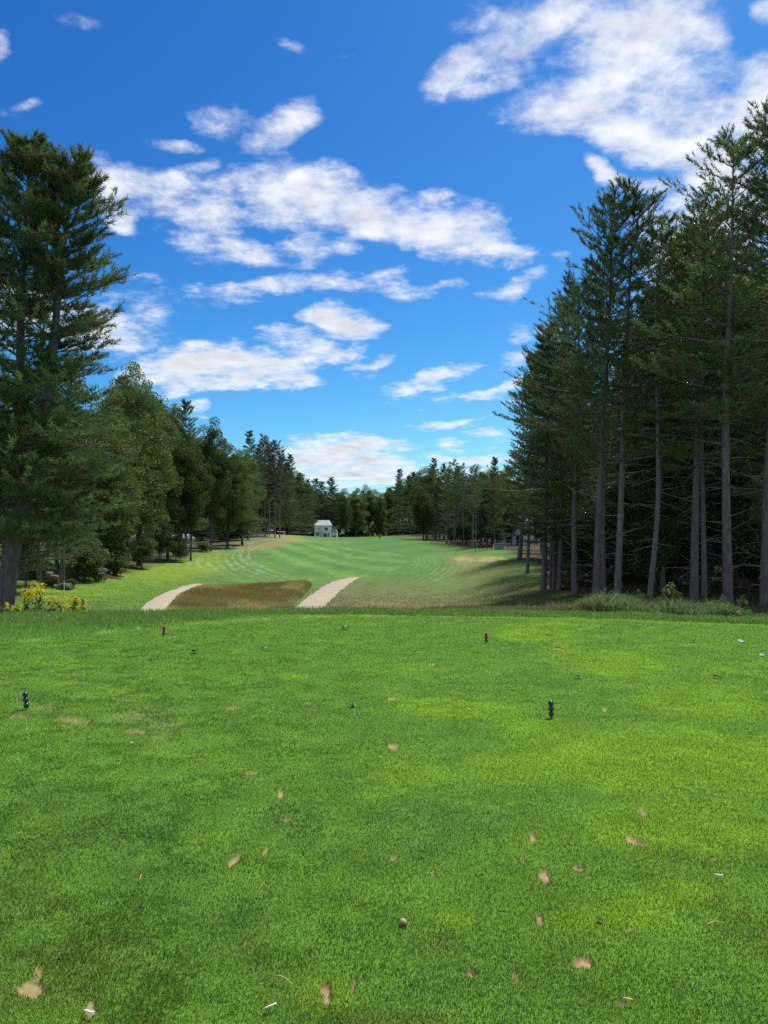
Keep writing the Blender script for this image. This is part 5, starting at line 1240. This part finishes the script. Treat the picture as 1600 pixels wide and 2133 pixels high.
# ------------------------------------------------------------------ sky, sun, camera
SUN_EL, SUN_AZ = math.radians(63), math.radians(38)      # azimuth from straight ahead, towards the right
def build_world():
    w = bpy.data.worlds.new('World'); SC.world = w; w.use_nodes = True
    nt = w.node_tree; nt.nodes.clear(); lk = nt.links
    out = N(nt, 'ShaderNodeOutputWorld'); bg = N(nt, 'ShaderNodeBackground'); bg.inputs['Strength'].default_value = 0.1
    lk.new(bg.outputs[0], out.inputs[0])
    sky = N(nt, 'ShaderNodeTexSky', sky_type='NISHITA'); sky.sun_disc = False; sky.sun_elevation = SUN_EL; sky.sun_rotation = SUN_AZ
    sky.air_density = 1.0; sky.dust_density = 0.7; sky.ozone_density = 2.5; sky.altitude = 200
    gm = N(nt, 'ShaderNodeVectorMath', operation='MULTIPLY'); gm.inputs[1].default_value = SKY_TINT
    s0 = N(nt, 'ShaderNodeVectorMath', operation='SCALE'); s0.inputs['Scale'].default_value = .1; lk.new(sky.outputs[0], s0.inputs[0])
    sp = N(nt, 'ShaderNodeSeparateXYZ'); cb = N(nt, 'ShaderNodeCombineXYZ'); lk.new(s0.outputs[0], sp.inputs[0])
    for i_, g_ in enumerate((2.3, 1.7, 1.2)): lk.new(_m(nt, 'POWER', sp.outputs[i_], g_, None), cb.inputs[i_])
    lk.new(cb.outputs[0], gm.inputs[0])
    tc = N(nt, 'ShaderNodeTexCoord'); sx = N(nt, 'ShaderNodeSeparateXYZ'); lk.new(tc.outputs['Generated'], sx.inputs[0])
    M = lambda op, a, b=None, c=None: _m(nt, op, a, b, c)
    az = M('ARCTAN2', sx.outputs[0], sx.outputs[1]); zc = M('MAXIMUM', sx.outputs[2], 0.0); el = M('ARCSINE', sx.outputs[2])
    # cloud-layer coordinates: flat layer seen in perspective
    den = M('ADD', zc, 0.16); qx = M('DIVIDE', sx.outputs[0], den); qy = M('DIVIDE', sx.outputs[1], den)
    q = N(nt, 'ShaderNodeCombineXYZ'); lk.new(qx, q.inputs[0]); lk.new(qy, q.inputs[1])
    p = N(nt, 'ShaderNodeCombineXYZ'); lk.new(az, p.inputs[0]); lk.new(el, p.inputs[1])
    def noise(vec, scale, detail, rough, dist=0.0, off=(0, 0, 0), color=False):
        mp = N(nt, 'ShaderNodeVectorMath', operation='ADD'); mp.inputs[1].default_value = off; lk.new(vec, mp.inputs[0])
        n = N(nt, 'ShaderNodeTexNoise'); n.inputs['Scale'].default_value = scale; n.inputs['Detail'].default_value = detail; n.inputs['Roughness'].default_value = rough; n.inputs['Distortion'].default_value = dist
        lk.new(mp.outputs[0], n.inputs['Vector']); return n.outputs['Color' if color else 'Fac']
    # warp the bearings so cloud outlines are ragged
    wn = noise(q.outputs[0], 4.5, 3, .55, 0, (3.1, 1.7, 0), True)
    wv = N(nt, 'ShaderNodeVectorMath', operation='SUBTRACT'); wv.inputs[1].default_value = (.5, .5, .5); lk.new(wn, wv.inputs[0])
    ws = N(nt, 'ShaderNodeVectorMath', operation='MULTIPLY'); ws.inputs[1].default_value = (.10, .055, 0); lk.new(wv.outputs[0], ws.inputs[0])
    pw = N(nt, 'ShaderNodeVectorMath', operation='ADD'); lk.new(p.outputs[0], pw.inputs[0]); lk.new(ws.outputs[0], pw.inputs[1]); P = pw.outputs[0]
    acc = None
    for (cx, cy, rx, ry, an, s) in CLOUDS:
        # bearing and elevation of the cloud and its spread
        def ae(px, row):
            a = (px - 800) / F; b = (1066.5 - row) / F
            d = Vector((a, math.cos(PITCH) - b * math.sin(PITCH), math.sin(PITCH) + b * math.cos(PITCH))).normalized()
            return math.atan2(d.x, d.y), math.asin(d.z)
        c = ae(cx, cy); t = math.radians(an)
        u = ae(cx + rx * math.cos(t), cy + rx * math.sin(t)); v = ae(cx - ry * math.sin(t), cy + ry * math.cos(t))
        A = np.array([[u[0] - c[0], v[0] - c[0]], [u[1] - c[1], v[1] - c[1]]]); I = np.linalg.inv(A); o = -I @ np.array(c)
        sub = N(nt, 'ShaderNodeVectorMath', operation='SUBTRACT'); sub.inputs[1].default_value = (c[0], c[1], 0); lk.new(P, sub.inputs[0])
        d1 = N(nt, 'ShaderNodeVectorMath', operation='DOT_PRODUCT'); d1.inputs[1].default_value = (I[0, 0], I[0, 1], 0); lk.new(sub.outputs[0], d1.inputs[0])
        d2 = N(nt, 'ShaderNodeVectorMath', operation='DOT_PRODUCT'); d2.inputs[1].default_value = (I[1, 0], I[1, 1], 0); lk.new(sub.outputs[0], d2.inputs[0])
        m1 = M('MULTIPLY', d1.outputs['Value'], d1.outputs['Value']); m2 = M('MULTIPLY_ADD', d2.outputs['Value'], d2.outputs['Value'], m1)
        g = M('MULTIPLY_ADD', m2, -.62 * s, s)
        acc = g if acc is None else M('SMOOTH_MAX', acc, g, 0.25)
    acc = M('MAXIMUM', acc, -1.0)
    # unseen fair-weather clouds behind and beside the camera, cover raised for brighter ambient light
    behind = M('MULTIPLY_ADD', noise(q.outputs[0], 1.1, 3, .5, 0, (9, 4, 0)), 5.0, -2.1)
    am = N(nt, 'ShaderNodeMapRange'); am.inputs['From Min'].default_value = .62; am.inputs['From Max'].default_value = 1.0; lk.new(M('ABSOLUTE', az), am.inputs['Value'])
    em = N(nt, 'ShaderNodeMapRange'); em.inputs['From Min'].default_value = .66; em.inputs['From Max'].default_value = .9; lk.new(el, em.inputs['Value'])
    away = M('MAXIMUM', am.outputs[0], em.outputs[0])
    bm = M('MULTIPLY_ADD', away, 3.0, -3.0); acc = M('MAXIMUM', acc, M('ADD', behind, bm))
    # density
    n1 = noise(q.outputs[0], 9.0, 10, .64, .1); n2 = noise(q.outputs[0], 2.6, 4, .55, .3, (1, 8, 0))
    n5 = noise(q.outputs[0], 26.0, 6, .62, .2, (4, 2, 0))
    f = M('MULTIPLY_ADD', M('SUBTRACT', n1, .5), 2.6, M('MULTIPLY_ADD', M('SUBTRACT', n5, .5), .9, M('MULTIPLY_ADD', M('SUBTRACT', n2, .5), .8, M('MULTIPLY_ADD', acc, 1.0, .18))))
    dn = N(nt, 'ShaderNodeMapRange', interpolation_type='SMOOTHSTEP'); dn.inputs['From Min'].default_value = .05; dn.inputs['From Max'].default_value = 1.5; lk.new(f, dn.inputs['Value'])
    hz = N(nt, 'ShaderNodeMapRange'); hz.inputs['From Min'].default_value = -.01; hz.inputs['From Max'].default_value = .03; lk.new(el, hz.inputs['Value'])
    dens = M('MULTIPLY', dn.outputs[0], hz.outputs[0])
    # relief: density sampled a little towards the sun, thick parts grey underneath
    n3 = noise(q.outputs[0], 9.0, 6, .64, .1, (.035, .05, 0))
    rel = M('SUBTRACT', n1, n3)
    th = N(nt, 'ShaderNodeMapRange', interpolation_type='SMOOTHSTEP'); th.inputs['From Min'].default_value = .75; th.inputs['From Max'].default_value = 1.7; lk.new(f, th.inputs['Value'])
    low = N(nt, 'ShaderNodeMapRange'); low.inputs['From Min'].default_value = .45; low.inputs['From Max'].default_value = .10; low.inputs['To Min'].default_value = .10; low.inputs['To Max'].default_value = .34; lk.new(el, low.inputs['Value'])
    n4 = noise(q.outputs[0], 5.0, 3, .5, 0, (5, 5, 0)); sh4 = N(nt, 'ShaderNodeMapRange'); sh4.inputs['From Min'].default_value = .38; sh4.inputs['From Max'].default_value = .62; lk.new(n4, sh4.inputs['Value'])
    shade = M('MULTIPLY', M('MULTIPLY', th.outputs[0], low.outputs[0]), M('MULTIPLY_ADD', sh4.outputs[0], .8, .3))
    lum = M('ADD', M('SUBTRACT', 1.0, shade), M('MULTIPLY', rel, .6))
    cc = N(nt, 'ShaderNodeVectorMath', operation='SCALE'); cc.inputs[0].default_value = CLOUD_COL; lk.new(lum, cc.inputs['Scale'])
    mx = N(nt, 'ShaderNodeMix', data_type='RGBA'); lk.new(M('MULTIPLY', dens, .97), mx.inputs[0]); lk.new(gm.outputs[0], mx.inputs[6]); lk.new(cc.outputs[0], mx.inputs[7])
    lk.new(mx.outputs[2], bg.inputs['Color'])
    w.cycles.sampling_method = 'MANUAL'; w.cycles.sample_map_resolution = 512
def _m(nt, op, a, b, c):
    n = N(nt, 'ShaderNodeMath', operation=op)
    for i, v in enumerate((a, b, c)):
        if v is None: continue
        if isinstance(v, (int, float)): n.inputs[i].default_value = v
        else: nt.links.new(v, n.inputs[i])
    return n.outputs[0]
SKY_TINT = (7.8, 7.3, 6.3); CLOUD_COL = (3.75, 3.88, 4.12)
CLOUDS = [
 (1000,120,105,40,-35,.8),(1100,70,130,50,-38,.95),(1150,25,150,40,-15,.8),(1320,80,150,80,-15,1.1),(1260,200,170,60,-15,1.05),(1400,210,140,90,0,.9),(1200,240,120,45,10,1.0),(1340,290,170,50,15,1.15),(1480,340,130,70,20,1.15),(1570,240,110,90,-30,1.15),(1540,430,130,70,0,1.0),(1250,368,50,24,25,.9),(1330,385,80,18,-5,.7),(1440,80,60,40,-10,.85),(1590,22,34,28,0,.6),(1025,178,55,20,-10,.6),
 (455,250,62,34,5,.75),(570,265,72,36,-30,.8),(545,300,50,20,20,.55),(375,300,48,13,5,.55),(425,350,42,14,-20,.5),
 (260,385,90,50,8,1.1),(340,395,80,36,0,.85),(250,450,34,30,0,.75),(440,425,100,45,0,.85),(620,405,135,60,5,1.2),(760,440,120,45,14,1.1),(440,500,62,40,10,.85),(530,532,55,22,10,.75),(650,520,90,28,-8,.65),(850,480,80,40,10,.9),(945,490,120,52,5,1.15),(1045,520,70,28,10,.95),(885,425,50,18,-20,.6),
 (560,600,150,20,-8,.75),(710,590,120,22,-5,.85),(480,612,60,20,0,.55),(845,605,75,14,5,.6),(950,600,20,11,0,.5),(1070,602,58,20,-22,.65),(325,630,36,44,-30,.4),(1162,535,16,14,0,.4),
 (705,672,85,28,0,1.1),(605,700,70,13,-8,.6),(640,725,80,20,0,.75),
 (410,765,125,46,-4,1.25),(550,765,120,34,0,1.1),(640,742,70,30,0,1.0),(350,775,55,48,0,.9),(765,760,46,15,-8,.75),(480,800,95,18,0,.8),
 (215,690,110,55,0,1.0),(60,640,90,55,0,.9),(410,856,26,20,0,.75),
 (900,795,85,16,-24,.9),(840,825,40,13,0,.75),(1000,820,90,14,-8,.85),(1065,800,45,22,-20,.85),(1080,690,26,13,-20,.5),(1070,740,36,15,-20,.5),(1140,690,26,15,-20,.6),
 (935,880,66,13,-5,.85),(1022,905,28,14,0,.6),(930,932,36,12,0,.6),(970,962,75,20,0,.75),(1035,955,60,18,0,.75),
 (700,938,120,30,0,1.2),(625,958,50,30,0,1.1),(790,968,100,22,8,1.1),(720,985,170,20,0,1.05),
 (1460,520,140,110,0,1.0),(1450,720,80,60,0,.8),(1600,860,60,70,0,.8),
 (130,50,44,13,8,.36),(62,236,46,11,-5,.36),(5,100,20,20,0,.3),(790,4,24,7,0,.5),(600,95,18,9,0,.2),(712,118,18,8,-20,.25),
]
build_world()
sd = bpy.data.lights.new('sun', 'SUN'); sd.energy = SUN_E if 'SUN_E' in globals() else 2.5; sd.angle = math.radians(14); sd.color = (1, .965, .90)
so = bpy.data.objects.new('sun', sd); COL.objects.link(so)
sdir = Vector((math.sin(SUN_AZ) * math.cos(SUN_EL), math.cos(SUN_AZ) * math.cos(SUN_EL), math.sin(SUN_EL)))
so.rotation_euler = sdir.to_track_quat('Z', 'Y').to_euler(); so.location = sdir * 100
cam = bpy.data.cameras.new('camera'); cam.sensor_fit = 'VERTICAL'; cam.sensor_height = 36; cam.sensor_width = 27; cam.lens = 36 * F / 2133; cam.clip_start = .05; cam.clip_end = 12000
co = bpy.data.objects.new('camera', cam); COL.objects.link(co); co.location = (0, 0, EYE); co.rotation_euler = (math.pi / 2 + PITCH, 0, 0); SC.camera = co
SC.view_settings.view_transform = 'Standard'; SC.view_settings.look = 'None'; SC.view_settings.exposure = 1.3; SC.view_settings.gamma = 1
SC.cycles.use_denoising = False; SC.cycles.max_bounces = 8; SC.cycles.diffuse_bounces = 5; SC.cycles.transmission_bounces = 5; SC.cycles.transparent_max_bounces = 4; SC.cycles.caustics_reflective = False; SC.cycles.caustics_refractive = False
# labels of the setting and the uncountable growth
for o in list(COL.objects):
    if o.parent is None and o.get('kind') in ('structure', 'stuff') and 'label' not in o:
        nm = o.name.split('.')[0]
        lab = {'ground': 'green course ground with mown fairway and worn banks', 'grass': 'short mown turf of the tee', 'clover_grass': 'coarse tufts of clover in the tee turf', 'fringe_grass': 'longer uncut grass along the brow of the tee', 'seed_stalk_grass': 'tan seed stalks beyond the brow of the tee',
               'rough_grass': 'rough grass on the slope beyond the tee', 'fescue_grass': 'tall brown fescue between the two gravel paths'}.get(nm)
        if nm == 'cart_path': lab = 'gravel cart path along the right side of the fescue' if o.name != 'cart_path' else 'gravel cart path curving round the left end of the fescue'
        tag(o, lab, nm.replace('_', ' '))
